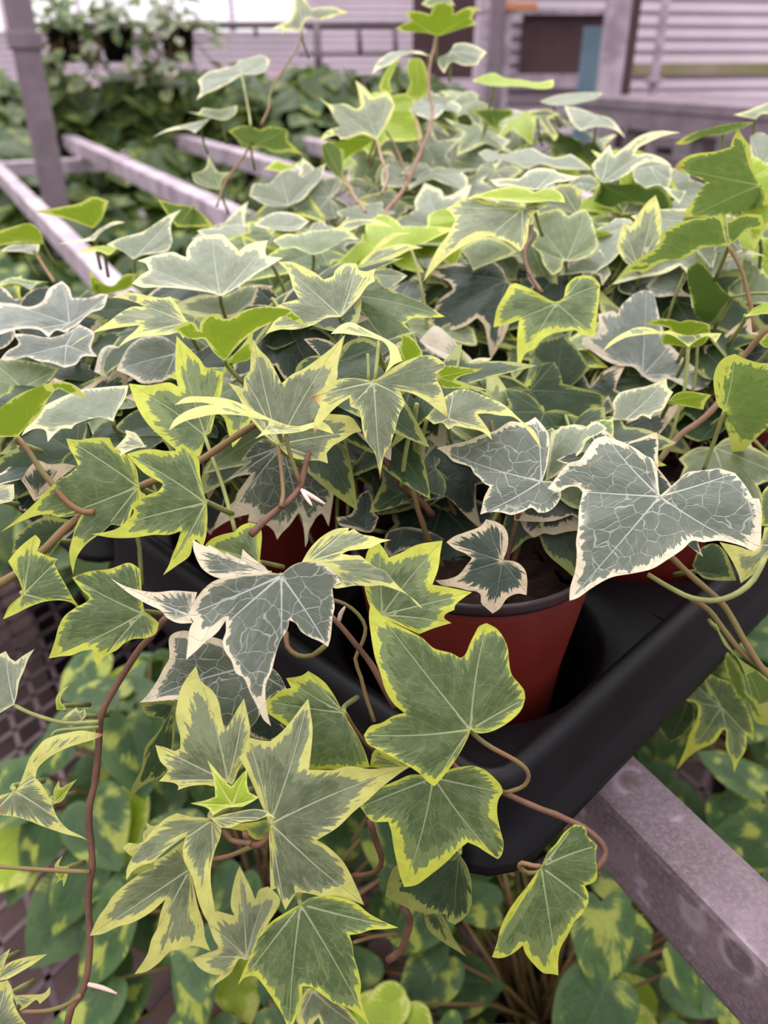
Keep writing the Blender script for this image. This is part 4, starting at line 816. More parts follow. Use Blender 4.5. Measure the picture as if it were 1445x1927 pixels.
def rail_material():
    N = NT('shaded_weathered_zinc_tube')
    b = N.n('ShaderNodeBsdfPrincipled'); b.inputs['Roughness'].default_value = 0.62; b.inputs['Specular IOR Level'].default_value = 0.35
    tc = N.n('ShaderNodeTexCoord')
    big = N.noise(tc.outputs['Object'], 38.0, 3, 0.6); fine = N.noise(tc.outputs['Object'], 420.0, 4, 0.75); tiny = N.noise(tc.outputs['Object'], 1500.0, 2, 0.7)
    vo = N.n('ShaderNodeTexVoronoi'); vo.inputs['Scale'].default_value = 46.0; vo.inputs['Randomness'].default_value = 0.85; N.l(tc.outputs['Object'], vo.inputs['Vector'])
    spots = N.math('MULTIPLY', N.smooth(vo.outputs['Distance'], 0.22, 0.36, 1.0, 0.0), N.smooth(big, 0.5, 0.56))
    ring = N.math('MULTIPLY', N.math('MULTIPLY', N.smooth(vo.outputs['Distance'], 0.3, 0.4), N.smooth(vo.outputs['Distance'], 0.4, 0.55, 1.0, 0.0)), N.smooth(big, 0.5, 0.56))
    c = N.mix(N.smooth(big, 0.3, 0.7), lin((98, 84, 90)), lin((122, 106, 113)))
    c = N.mix(N.smooth(fine, 0.4, 0.7, 0.0, 0.5), c, lin((148, 132, 140)))
    c = N.mix(N.math('MULTIPLY', spots, 0.75), c, lin((92, 80, 80)))
    c = N.mix(N.math('MULTIPLY', ring, 0.5), c, lin((172, 158, 168)))
    N.l(c, b.inputs['Base Color'])
    bp = N.n('ShaderNodeBump'); bp.inputs['Strength'].default_value = 0.4; bp.inputs['Distance'].default_value = 0.0008
    N.l(N.math('ADD', fine, N.math('MULTIPLY', tiny, 0.5)), bp.inputs['Height']); N.l(bp.outputs[0], b.inputs['Normal']); N.l(b.outputs[0], N.out.inputs[0])
    return N.m
M_RAIL = rail_material()

bm = bmesh.new(); bmesh.ops.create_grid(bm, x_segments=8, y_segments=8, size=6)
bmesh.ops.translate(bm, vec=(0, 4.5, 0), verts=bm.verts)
struct('floor', mesh_of(bm, 'floor', False), M_FLOOR)

def siding(name, p0, p1, z0, z1, lap, mat, depth=0.012):
    """horizontal lap boards along p0-p1"""
    d = np.array(p1) - np.array(p0); L = np.linalg.norm(d); d = d / L
    nrm = np.array([d[1], -d[0]])
    bm = bmesh.new(); k = int((z1 - z0) / lap)
    prof = []
    for i in range(k):
        za = z0 + i * lap
        prof += [(depth, za), (depth, za + lap * 0.66), (0.0, za + lap * 0.70), (0.0, za + lap * 0.985)]
    prof.append((depth, z0 + k * lap))
    cols = []
    for q in (0, L):
        cols.append([bm.verts.new((p0[0] + d[0] * q + nrm[0] * o, p0[1] + d[1] * q + nrm[1] * o, z)) for o, z in prof])
    for a in range(len(prof) - 1):
        bm.faces.new((cols[0][a], cols[1][a], cols[1][a + 1], cols[0][a + 1]))
    # back sheet
    b = [bm.verts.new((p0[0] + d[0] * q - nrm[0] * 0.05, p0[1] + d[1] * q - nrm[1] * 0.05, z)) for q, z in ((0, z0), (L, z0), (L, z1), (0, z1))]
    bm.faces.new(b[::-1])
    return struct(name, mesh_of(bm, name, False), mat)
YR = 3.9
def wx(px, Y): return at_range(px, 97, Y)[0]
def wz(py, Y): return at_range(722, py, Y)[2]
siding('wall_back', (wx(905, YR), YR), (wx(1900, YR) , YR + 0.55), 0.86, 2.6, 0.049, M_SIDING, 0.035)
siding('wall_back_far', (wx(-500, 6.5), 6.5), (wx(960, 6.5), 6.5), 0.0, 3.6, 0.04, M_SIDING, 0.03)
o = struct('baseboard_back', quick_box((wx(1380, YR), YR + 0.24, wz(132, YR)), 1.7, 0.05, 0.045, 0.246), M_SIDEGRIME)
o = struct('door_1', quick_box((wx(1058, YR), YR - 0.05, wz(82, YR)), wx(1140, YR) - wx(976, YR), 0.04, wz(20, YR) - wz(142, YR)), M_BROWN)
o = struct('door_2', quick_box((wx(833, 5.2), 5.2, wz(72, 5.2)), wx(890, 5.2) - wx(776, 5.2), 0.05, wz(-60, 5.2) - wz(100, 5.2)), M_BROWN)
o = struct('trim_1', quick_box((wx(1055, YR), YR - 0.09, wz(151, YR)), wx(1180, YR) - wx(930, YR), 0.08, wz(143, YR) - wz(168, YR)), M_PALEPOST)
o = struct('trim_2', quick_box((wx(1030, YR), YR - 0.09, wz(24, YR)), wx(1180, YR) - wx(890, YR), 0.03, 0.02), M_PALEPOST)

# window strip of bright roof sheet far left
NS = NT('daylit_window_pane')
es = NS.n('ShaderNodeEmission'); es.inputs[0].default_value = (1.0, 0.97, 1.0, 1); es.inputs[1].default_value = 1.0
NS.l(es.outputs[0], NS.out.inputs[0]); M_SHEET = NS.m
bm = bmesh.new()
for k in range(7):
    box_into(bm, (wx(-330, 6.42) + k * .52, 6.42, wz(-10, 6.42)), .47, 0.02, .42)
struct('window_1', mesh_of(bm, 'window', False), M_SHEET)

# ------------------------------------------------------------------ posts, pipes and benches
def box_obj(name, c, sx, sy, sz, mat, parent, rotz=0.0, bevel=0.0):
    return obj(name, quick_box(c, sx, sy, sz, rotz, bevel), mat, parent)
# big post on the left
YP = 3.0
px0 = wx(88, YP)
q = at_range(70, 200, YP)
post = thing('steel_post', 'thick grey square steel post with a clamp band at upper left', 'post', (q[0], YP, 0))
box_obj('shaft', (q[0], YP, 1.0), 0.085, 0.085, 2.0, M_POST, post, 0.4, 0.008)
zc = at_range(28, 75, YP)
box_obj('clamp_band', (q[0], YP, zc[2]), 0.105, 0.105, 0.05, M_POST, post, 0.4, 0.006)
# right post beside the brown door
YQ = 3.3
q = at_range(1158, 60, YQ)
post2 = thing('door_post', 'pale grey post standing beside the dark brown door', 'post', (q[0], YQ, 0))
box_obj('shaft', (q[0], YQ, 1.0), 0.075, 0.06, 2.0, M_PALEPOST, post2, 0.2, 0.006)
box_obj('edge_strip', (q[0] + 0.062, YQ + 0.03, 1.0), 0.035, 0.04, 2.0, M_BROWN, post2, 0.2)
q = at_range(1244, 60, 3.6)
pp = thing('drain_pipe', 'thin grey pipe standing in front of the white siding', 'pipe', (q[0], 3.6, 0))
bm = bmesh.new(); tube_into(bm, [(q[0], 3.6, 0.0), (q[0], 3.6, 2.0)], 0.017, 12); obj('tube', mesh_of(bm, 'tube'), M_PALEPOST, pp)
bm = bmesh.new(); box_into(bm, (q[0], 3.6, 1.0), 0.06, 0.06, 0.02, 0, 0.004); obj('foot_plate', mesh_of(bm, 'plate', False), M_PALEPOST, pp)
q = at_range(932, 60, 3.7)
pp = thing('door_frame_post', 'grey upright between the two dark brown doors', 'post', (q[0], 3.7, 0))
box_obj('shaft', (q[0], 3.7, 1.0), 0.055, 0.05, 2.0, M_POST, pp, 0.1, 0.004)
box_obj('side_strip', (q[0] + 0.05, 3.72, 1.0), 0.03, 0.03, 2.0, M_PALEPOST, pp, 0.1)
q = at_range(1111, 112, 3.55)
bo = thing('blue_board', 'small blue grey board leaning against the dark brown door', 'board', (q[0], 3.55, 0))
box_obj('sheet', (q[0], 3.55, (q[2] + .11) / 2), 0.075, 0.02, q[2] + .11, M_BLUE, bo, 0.2)
q = at_range(975, 12, 3.7)
sg = thing('orange_sign', 'small orange strip fixed above the dark brown door', 'sign', tuple(q))
box_obj('strip', tuple(q), 0.15, 0.02, 0.028, plain('orange_plate', (206, 138, 96), 0.5), sg, 0, 0.006)

# pipe railing across the back left
pr = thing('pipe_railing', 'grey pipe railing behind the plants, two rails with short uprights', 'railing', (wx(400, 3.9), 3.9, 0))
def pipe(name, pts, r):
    bm = bmesh.new(); tube_into(bm, pts, r, 10); obj(name, mesh_of(bm, name), M_PIPE, pr)
pipe('top_rail', [(wx(40, 3.9), 3.9, wz(48, 3.9)), (wx(790, 3.9), 3.9, wz(46, 3.9))], 0.014)
pipe('lower_rail', [(wx(560, 3.9), 3.9, wz(102, 3.9)), (wx(800, 3.9), 3.9, wz(100, 3.9))], 0.007)
for x, a, r in ((148, 60, .012), (283, 70, .01), (482, 70, .008), (597, 175, .017), (675, 102, .011), (742, 104, .01)):
    pipe('upright', [(wx(x, 3.9), 3.9, wz(44, 3.9)), (wx(x + 3, 3.9), 3.9, wz(a, 3.9))], r)

# raised bench along the right back
rb = thing('back_bench', 'long grey slatted bench in front of the white siding', 'bench', (1.6, 2.9, 0))
dr = Vector((math.sin(math.radians(-61)), math.cos(math.radians(-61)), 0))
pa = at_range(1128, 182, 2.95); pb = at_height(1470, 204, pa[2])
d = np.array([pb[0] - pa[0], pb[1] - pa[1]]); ang = math.atan2(d[1], d[0]); Lb = np.linalg.norm(d)
mid = np.array([(pa[0] + pb[0]) / 2, (pa[1] + pb[1]) / 2]); nn = np.array([-math.sin(ang), math.cos(ang)])
if nn[1] < 0: nn = -nn
zt = pa[2]
for k in range(4):
    c = mid + nn * (0.03 + 0.13 * k) + d * 0.15
    box_obj('slat', (c[0], c[1], zt - 0.015), Lb * 1.5, 0.10, 0.03, M_POST, rb, ang, 0.004)
c = mid + d * 0.15
box_obj('front_rail', (c[0], c[1], zt - 0.055), Lb * 1.5, 0.03, 0.06, M_POST, rb, ang, 0.003)
for k in (-0.3, 0.1, 0.5):
    c = mid + d * k + nn * 0.05
    box_obj('leg', (c[0], c[1], (zt - 0.085) / 2), 0.05, 0.05, zt - 0.085, M_POST, rb, ang)

# the bench whose rails carry the ivy trays
RD = np.array([-0.479, 0.878]); RN = np.array([0.878, 0.479]); RZ = 0.80
bench = thing('tube_bench', 'open bench of parallel grey metal tubes under the ivy trays', 'bench', (0, 1.2, 0))
def rail(off, a, b, w, h, zt_=RZ, mat=M_PALEPOST):
    c = RN * off + RD * (a + b) / 2
    bm = bmesh.new(); box_into(bm, (c[0], c[1], zt_ - h / 2), w, b - a, h, math.atan2(RD[1], RD[0]) - math.pi / 2, 0.004)
    return obj('rail', mesh_of(bm, 'rail', False), mat, bench)
rail(0.2270, -0.55, 0.72, 0.032, 0.043, RZ, M_RAIL)  # front stretch of one rail, its shade put into the darker colour
rail(0.2270, 0.722, 3.8, 0.034, 0.043)  # same rail continued; this and the other rails paler to paint in sky light
rail(0.60, 0.6, 3.9, 0.05, 0.05)
rail(1.02, 0.6, 3.9, 0.055, 0.055)
rail(1.42, 0.4, 3.9, 0.055, 0.055)
for off in (2.2,): rail(off, -0.6, 3.4, 0.045, 0.045)
cb = RN * 0.9 + RD * 3.5
box_obj('cross_beam', (cb[0], cb[1], RZ - 0.08), 3.6, 0.06, 0.05, M_PALEPOST, bench, math.atan2(RN[1], RN[0]), 0.004)
for a, b in ((0.02, 3.5), (2.2, 3.5), (2.2, 0.4), (1.3, 3.5)):
    c = RN * a + RD * b
    box_obj('leg', (c[0], c[1], (RZ - 0.1) / 2), 0.06, 0.06, RZ - 0.1, M_PALEPOST, bench, 0.5, 0.004)
# ------------------------------------------------------------------ trays and pots
TC = np.array([0.040, 0.203]); TU = np.array([math.sin(math.radians(45)), math.cos(math.radians(45))]); TV = np.array([-TU[1], TU[0]])
PITCHP, MARG, TOPZ = 0.142, 0.068, 0.864
POT_R, POT_H, POT_Z = 0.0555, 0.112, 0.806
def tray_xy(u, v): return TC + TU * u + TV * v
def tray(u0, v0, label, cells=2):
    size = 2 * MARG + PITCHP * (cells - 1)
    c0 = tray_xy(u0, v0)
    t = thing('plant_tray', label, 'tray', (c0[0], c0[1], 0.8), 0, 'black plant trays')
    bm = bmesh.new()
    W3 = lambda u, v, z: (*tray_xy(u0 + u, v0 + v), z)
    hr = 0.060
    edgesU = [0] + [MARG + PITCHP * (k + .5) for k in range(cells - 1)] + [size]
    n = 48
    for a in range(cells):
        for b in range(cells):
            ua, ub, va, vb = edgesU[a], edgesU[a + 1], edgesU[b], edgesU[b + 1]
            cu, cv = MARG + PITCHP * a, MARG + PITCHP * b
            outer, rings = [], []
            for k in range(n):
                th = 2 * math.pi * k / n + 1e-4
                dx, dy = math.cos(th), math.sin(th)
                s = min(((ub if dx > 0 else ua) - cu) / dx if abs(dx) > 1e-6 else 9, ((vb if dy > 0 else va) - cv) / dy if abs(dy) > 1e-6 else 9)
                outer.append(bm.verts.new(W3(cu + dx * s, cv + dy * s, TOPZ)))
            rings.append(outer)
            for r, z in ((hr + .004, TOPZ), (hr + .001, TOPZ - .003), (hr - .003, TOPZ - .02), (hr - .010, POT_Z), (0.012, POT_Z - .003)):
                rings.append([bm.verts.new(W3(cu + r * math.cos(2 * math.pi * k / n + 1e-4), cv + r * math.sin(2 * math.pi * k / n + 1e-4), z)) for k in range(n)])
            for A_, B_ in zip(rings, rings[1:]):
                for k in range(n): bm.faces.new((A_[k], A_[(k + 1) % n], B_[(k + 1) % n], B_[k]))
            bm.faces.new(rings[-1])
    # raised edge bead and skirt, corner rounded
    def loop(grow, z):
        L, rc = [], 0.012 + grow
        for (cx, cy, a0) in ((size - .012, size - .012, 0), (.012, size - .012, 90), (.012, .012, 180), (size - .012, .012, 270)):
            for k in range(5):
                a = math.radians(a0 + 22.5 * k)
                L.append(bm.verts.new(W3(cx + rc * math.cos(a), cy + rc * math.sin(a), z)))
        return L
    ls = [loop(-.006, TOPZ - .001), loop(-.004, TOPZ + .004), loop(0, TOPZ + .0055), loop(.004, TOPZ + .003), loop(.006, TOPZ - .004), loop(.009, TOPZ - .028), loop(.014, TOPZ - .031), loop(.0145, TOPZ - .036), loop(.009, TOPZ - .034)]
    for A_, B_ in zip(ls, ls[1:]):
        m = len(A_)
        for k in range(m): bm.faces.new((A_[k], A_[(k + 1) % m], B_[(k + 1) % m], B_[k]))
    bmesh.ops.recalc_face_normals(bm, faces=bm.faces)
    obj('tray_shell', mesh_of(bm, 'tray'), M_TRAY, t)
    return t
M_POT = plain('terracotta_red_plastic', (108, 34, 27), 0.42, 0.4, (96, 30, 25), 30, bump=0.03)
M_LIP = plain('dark_pot_lip', (58, 40, 42), 0.4, 0.45, (44, 32, 36), 40)
def pot_mesh(r, h):
    bm = bmesh.new()
    lathe_into(bm, [(0.001, 0.002), (r * .70, 0), (r * .73, .003), (r * .80, h * .45), (r * .945, h - .012), (r * .955, h - .0045), (r * .94, h - .004)], 56)
    return mesh_of(bm, 'pot')
def lip_mesh(r, h):
    bm = bmesh.new()
    lathe_into(bm, [(r * .95, h - .006), (r * .985, h - .0058), (r * 1.0, h - .004), (r * 1.0, h - .001), (r * .985, h), (r * .955, h - .001), (r * .925, h - .008), (r * .80, h - .04)], 56)
    return mesh_of(bm, 'lip')
def soil_mesh(r, rng):
    bm = bmesh.new(); bmesh.ops.create_circle(bm, cap_ends=False, segments=40, radius=r)
    bm.verts.ensure_lookup_table()
    prev = list(bm.verts)
    for k in range(1, 9):
        rr = r * (1 - k / 8.5)
        ring = [bm.verts.new((rr * math.cos(2 * math.pi * i / 40), rr * math.sin(2 * math.pi * i / 40), rng.uniform(-.002, .003))) for i in range(40)]
        for i in range(40): bm.faces.new((prev[i], prev[(i + 1) % 40], ring[(i + 1) % 40], ring[i]))
        prev = ring
    bm.faces.new(prev)
    return mesh_of(bm, 'soil')
rng = random.Random(7)
tray(0, 0, 'black plastic tray whose corner points to the viewer, holding the big red pot')
tray(0, 2 * PITCHP + 0.02, 'black plastic tray at the left behind the front tray')
tray(2 * PITCHP + 0.02, 0, 'black plastic tray at the right behind the front tray')
tray(2 * PITCHP + 0.02, 2 * PITCHP + 0.02, 'black plastic tray at the back of the ivy')
G = 2 * PITCHP + 0.02
cell = lambda a, b: tuple(tray_xy(MARG + PITCHP * (a % 2) + G * (a // 2), MARG + PITCHP * (b % 2) + G * (b // 2)))
IVIES = [
    (cell(0, 0), 'variegated ivy in the uncovered red pot at the front tray corner, vines trailing in front'),
    (cell(0, 1), 'variegated ivy left in the front tray, one brown vine arching out to the left'),
    (cell(1, 0), 'variegated ivy in the red pot at the right, stalks hanging over the tray edge'),
    (cell(1, 1), 'variegated ivy in the middle of the canopy behind the uncovered red pot'),
    (cell(0, 2), 'silvery leaved ivy at the left edge beside the empty grey rails'),
    (cell(2, 0), 'variegated ivy at the far right edge with large lime leaf undersides'),
    (cell(1, 2), 'ivy with a tall thin shoot rising in front of the pipe railing'),
    (cell(2, 1), 'ivy at the right back with white sheened leaves near the slatted bench'),
    (cell(2, 2), 'ivy at the back whose lime topped shoot stands tallest in the middle'),
    (cell(3, 1), 'ivy at the far right back, low pale leaves in front of the bench'),
]
me_pot, me_lip = pot_mesh(POT_R, POT_H), lip_mesh(POT_R, POT_H)
me_pot.materials.append(M_POT); me_lip.materials.append(M_LIP)
plants = []
for (x, y), lab in IVIES:
    t = thing('potted_ivy', lab, 'ivy plant', (x, y, POT_Z), 0, 'potted ivies on the trays')
    o = obj('pot', me_pot, None, t, False); o2 = obj('pot_lip', me_lip, None, o, False)
    s = obj('soil', soil_mesh(POT_R * .915, rng), M_SOIL, t, False); s.location = (0, 0, POT_H - .016)
    t['n_leaf'] = 0
    plants.append(t)
def nearest_plant(P, bias=None):
    # by the crown above each pot; vines hanging in front belong to the front pots
    pool = [t for t in plants if HELD.get(t.name, 0) < 99]
    return min(pool, key=lambda t: (t.location.x - P[0]) ** 2 + (t.location.y - P[1]) ** 2)
HELD = {}
del_n = [t for t in plants]
for t in plants: del t['n_leaf']

# ------------------------------------------------------------------ leaves that the photograph shows one by one
nrng = np.random.default_rng(11)
leaves = read_leaves()
buf, first = settle(leaves)
M_PETS = M_PET
def petiole_mesh(pts, r0, r1, seg=6):
    c = spline(pts, 0.006)
    bm = bmesh.new()
    tube_into(bm, c, [r0 + (r1 - r0) * k / (len(c) - 1) for k in range(len(c))], seg)
    return mesh_of(bm, 'petiole')
LABELS = {0: 'large grey green leaf with cream margin and a net of white veins', 6: 'glossy green leaf with lime margin in front of the red pot',
          9: 'green leaf with sharp yellow edged lobes', 11: 'small lime star leaf', 22: 'grey green leaf with jagged cream and yellow edges'}
all_leaf_objs = []
for L in leaves:
    me, J = traced_leaf_mesh(L, rng)
    if len(me.polygons) == 0: print('EMPTY LEAF', L.i); continue
    C_ = np.array([v.co for v in me.vertices]).mean(0)
    pl = nearest_plant(C_)
    o = obj('leaf', me, LM[L.kind], pl)
    HELD[pl.name] = HELD.get(pl.name, 0) + 1
    o['margin'] = L.margin; o['seed'] = float(L.i) * 1.37; o['brown'] = float(L.brown)
    if L.i in LABELS: o['label'] = LABELS[L.i]
    all_leaf_objs.append(o)
    # the leaf's own stalk, going back from the joint towards the pot
    n = L.n if not L.under else L.n * 0.3
    away = (J - CAM) / np.linalg.norm(J - CAM)
    tgt = np.array([pl.location.x, pl.location.y, POT_Z + POT_H + 0.02]) - J; tgt /= np.linalg.norm(tgt)
    a = J + away * 0.0015
    b = a - n * 0.006 + away * 0.006
    c = b + away * 0.012 + tgt * 0.010 - np.array([0, 0, .006])
    if L.own_stalk: obj('petiole', petiole_mesh([a, b, c], .0009, .0011), M_PET, o)
# stems and stalks
SM = {'stem': M_STEM, 'stemr': M_STEMR, 'stemp': M_STEMP, 'pet': M_PET, 'bud': M_BUD}
for row in (r for r in STEMS.split('\n') if r.strip()):
    hd, pts = row.split(':')
    crop, mat, r0, r1, z0, z1 = hd.split()
    org = CROPS[crop]
    px = [(org[0] + float(w.split(',')[0]) / 3.6125, org[1] + float(w.split(',')[1]) / 3.6125) for w in pts.split()]
    r0, r1, z0, z1 = float(r0) / 1300, float(r1) / 1300, float(z0), float(z1)
    P = [at_depth(x, y, z0 + (z1 - z0) * k / (len(px) - 1)) for k, (x, y) in enumerate(px)]
    c = spline(P, 0.003)
    rr = []
    for k in range(len(c)):
        t = k / (len(c) - 1)
        r = r0 + (r1 - r0) * t
        if mat == 'bud': r *= 0.35 + math.sin(math.pi * min(1, t * 0.55 + 0.45))
        elif mat != 'pet': r *= 1 + 0.10 * math.sin(k * 1.9) * (1 if k % 7 < 2 else 0.3)
        rr.append(r)
    bm = bmesh.new(); tube_into(bm, c, rr, 10)
    pl = nearest_plant(P[-1] if mat != 'bud' else P[0])
    obj('aerial_root' if mat == 'bud' else 'petiole' if mat == 'pet' else 'vine', mesh_of(bm, 'stem'), SM[mat], pl)

# ------------------------------------------------------------------ leaves deeper in the crowns
ivy_shapes = []
for k, sh in enumerate(IVY_SHAPES):
    for b in (0.12, 0.32):
        ivy_shapes.append(free_leaf_mesh(sh, 0.05, rng, b, 0.16, 0.75))
shape_by_kind = {}
def ivy_mesh(k, kind):
    if (k, kind) not in shape_by_kind:
        m = ivy_shapes[k].copy(); m.materials.append(LM[kind]); shape_by_kind[(k, kind)] = m
    return shape_by_kind[(k, kind)]
bmq = petiole_mesh([(0, 0, -.0006), (0, -.010, -.006), (0, -.022, -.022), (0, -.026, -.045)], .0008, .001)
bmq.materials.append(M_PET)
CANOPY = np.array([(-60, 540), (60, 540), (200, 535), (330, 440), (440, 380), (560, 310), (640, 230), (740, 150), (900, 150), (1040, 190), (1140, 245), (1300, 255), (1500, 270), (1500, 840), (1200, 870), (1050, 960), (960, 1030), (700, 1000), (420, 900), (300, 1000), (-60, 900)], float)
def buf_at(x, y):
    i, j = int((x + OFF) / GS), int((y + OFF) / GS)
    if 0 <= i < GW and 0 <= j < GH: return buf[i, j], first[i, j]
    return 0.0, 9.0
def place_leaf(P, n, fwd, size, mesh, pl, margin, with_pet=True):
    o = bpy.data.objects.new('leaf', mesh); COL.objects.link(o)
    HELD[pl.name] = HELD.get(pl.name, 0) + 1
    o.parent = pl; o.matrix_parent_inverse = world_matrix(pl).inverted()
    o.matrix_basis = Matrix.Translation(P) @ leaf_frame(n, fwd).to_4x4() @ Matrix.Diagonal((size, size, size, 1))
    o['margin'] = margin; o['seed'] = rng.uniform(0, 200); o['brown'] = 0.0
    if with_pet:
        q = bpy.data.objects.new('petiole', bmq); COL.objects.link(q); q.parent = o
    return o
count, tries = 0, 0
while count < 330 and tries < 6000:
    tries += 1
    x, y = rng.uniform(-50, 1490), rng.uniform(160, 1020)
    if not inside(CANOPY, np.array([[x, y]]))[0]: continue
    b, f = buf_at(x, y)
    base = float(np.interp(y, *BASE_Z))
    z = (b + rng.uniform(.012, .07)) if b > 0 else base + rng.uniform(.02, .10)
    P = at_depth(x, y, z)
    if P[2] < 0.905: continue
    size = rng.uniform(.75, 1.2)
    away = np.array([P[0], P[1], 0]); away /= np.linalg.norm(away)
    n = np.array([rng.uniform(-.5, .5), 0, 1.0]) - away * rng.uniform(0.0, 1.1) + np.array([0, rng.uniform(-.3, .3), 0])
    ang = rng.uniform(0, 2 * math.pi) if rng.random() < .5 else rng.uniform(math.pi * 1.1, math.pi * 1.9)
    fwd = np.array([math.cos(ang), math.sin(ang), rng.uniform(-.5, .1)])
    k = rng.randrange(len(ivy_shapes))
    Mx = leaf_frame(n, fwd)
    ok = True
    for lx, ly in ((0, 1), (.6, .4), (-.6, .4), (.3, -.15), (-.3, -.15), (0, .5)):
        Q = Vector(P) + Mx @ Vector((lx, ly, -.1)) * (.05 * size)
        qx, qy, qz = project(Q)
        bb, ff = buf_at(qx, qy)
        if bb > 0:
            if qz < bb + .002: ok = False; break
        elif not inside(CANOPY, np.array([[qx, qy]]))[0] and -20 < qx < 1465: ok = False; break
    if not ok: continue
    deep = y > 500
    kind = rng.choice(('p', 'g', 'd', 'd', 'k', 'd', 'k') if deep else ('p', 's', 'y', 'g', 'l', 's'))  # darker leaf colours low in the crowns paint in the shade of the gaps
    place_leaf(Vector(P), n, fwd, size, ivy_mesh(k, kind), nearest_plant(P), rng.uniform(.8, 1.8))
    count += 1
print('inner leaves', count, 'tries', tries)
# thin upright stems inside every crown
for t in plants:
    for k in range(9):
        a = rng.uniform(0, 6.28); r = rng.uniform(.005, .035)
        p0 = Vector((t.location.x + r * math.cos(a), t.location.y + r * math.sin(a), POT_Z + POT_H - .018))
        r2 = r + rng.uniform(.0, .03)
        p2 = Vector((t.location.x + r2 * math.cos(a + .4), t.location.y + r2 * math.sin(a + .4) + .012, p0.z + rng.uniform(.03, .065)))
        p1 = (p0 + p2) / 2 + Vector((rng.uniform(-.006, .006), rng.uniform(-.006, .006), .006))
        obj('vine', petiole_mesh([p0, p1, p2], .0013, .0009, 8), M_STEMR if k % 2 else M_STEM, t)

# ------------------------------------------------------------------ variegated pothos on the low mesh shelf, dark foliage behind
heart = [free_leaf_mesh(sh, 0.09, rng, b, 0.22, 0.5) for sh, b in zip(HEART_SHAPES, (.2, .32, .12))]
hk = {}
def heart_mesh(k, kind):
    if (k, kind) not in hk:
        m = heart[k].copy(); m.materials.append(LM[kind]); hk[(k, kind)] = m
    return hk[(k, kind)]
def small_pot_mesh(r, h):
    bm = bmesh.new()
    lathe_into(bm, [(0.001, 0.002), (r * .74, 0), (r * .95, h - .012), (r, h - .011), (r, h), (r * .95, h), (r * .92, h - .02), (0.001, h - .022)], 32)
    return mesh_of(bm, 'nursery_pot')
me_np = small_pot_mesh(.07, .12); me_np.materials.append(M_TRAY)
def bushy(name, label, cat, group, loc, n, spread, height, kind_pick, size=(.8, 1.25), droop=0.5, margin=(3, 9), hang=0.0, pot=True, potz=.12):
    t = thing(name, label, cat, loc, 0, group)
    if pot: obj('pot', me_np, None, t, False)
    stalk = bmesh.new()
    for k in range(n):
        a = rng.uniform(0, 2 * math.pi); rr = spread * math.sqrt(rng.random())
        h = potz + height * (1 - .75 * (rr / spread) ** 2) * rng.uniform(.35, 1.0) - hang * rng.random() * (rr / spread)
        P = Vector((rr * math.cos(a), rr * math.sin(a), h))
        fwd = (math.cos(a + rng.uniform(-1, 1)), math.sin(a + rng.uniform(-1, 1)), -droop * rng.uniform(.2, 1.6))
        nv = (math.cos(a) * rng.uniform(0, .9) + rng.uniform(-.4, .4), math.sin(a) * rng.uniform(0, .9) + rng.uniform(-.5, .2), 1.0)
        o = bpy.data.objects.new('leaf', heart_mesh(rng.randrange(3), kind_pick(rng))); COL.objects.link(o)
        o.parent = t
        s = rng.uniform(*size)
        o.matrix_basis = Matrix.Translation(P) @ leaf_frame(nv, fwd).to_4x4() @ Matrix.Diagonal((s, s, s, 1))
        o['margin'] = rng.uniform(*margin); o['seed'] = rng.uniform(0, 300); o['brown'] = 0.0
        base = Vector((rng.uniform(-.02, .02), rng.uniform(-.02, .02), potz - .02))
        tube_into(stalk, [base, (base + P) / 2 + Vector((0, 0, .02)), P], [.0022, .0018, .0014], 5)
    obj('stalks', mesh_of(stalk, 'stalks'), M_STEM, t, False)
    return t
M_MESH = plain('dusty_expanded_metal', (96, 78, 84), 0.7, 0.3, (78, 64, 68), 30, bump=0.2)
SHZ = 0.24
sh = thing('mesh_shelf', 'low shelf of dusty expanded metal mesh under the bench', 'shelf', (0, .8, 0))
bm = bmesh.new()
for s in (1, -1):
    for k in range(-34, 35):
        c = Vector((k * .045, .85, SHZ))
        bmesh_rot = Matrix.Rotation(s * math.radians(32), 3, 'Z')
        L_ = 1.7
        box_into(bm, c, .007, L_, .003, 0, 0, bmesh_rot)
obj('mesh_sheet', mesh_of(bm, 'mesh', False), M_MESH, sh)
for x in (-1.1, 1.1):
    box_obj('side_frame', (x, .85, SHZ - .02), .04, 1.5, .035, M_PALEPOST, sh)
    for y in (.15, 1.55): box_obj('leg', (x, y, (SHZ - .035) / 2), .04, .04, SHZ - .035, M_PALEPOST, sh)
pick_o = lambda r: 'o' if r.random() < .9 else 'l'
POTHOS = [
    (-.10, .45, 'yellow splashed pothos at the lower left below the trailing ivy'), (.14, .38, 'yellow splashed pothos in the bottom middle under the hanging ivy leaves'),
    (-.25, .60, 'pothos behind the brown trailing vine beside the bare mesh'),
    (.40, .40, 'pothos with broad leaves at the lower right under the grey rail'), (-.12, .76, 'pothos on the mesh shelf behind the brown trailing vine'),
    (.17, .68, 'pothos on the mesh shelf straight under the black tray'), (.47, .68, 'pothos below the right end of the front tray'),
    (-.45, 1.15, 'pothos at the left edge of the mesh shelf'), (.75, .95, 'pothos at the right edge of the mesh shelf'), (.72, .58, 'pothos in the lower right corner beyond the rail'),
    (-.15, 1.08, 'pothos at the back of the mesh shelf in deep shade'), (.36, 1.05, 'pothos at the back right of the mesh shelf')]
for x, y, lab in POTHOS:
    bushy('potted_pothos', lab, 'pothos plant', 'pothos plants on the low shelf', (x, y, SHZ + .002), 72, (.19 if x > -.2 else .15), .22, pick_o, (.5, .88), .7, (2, 11))
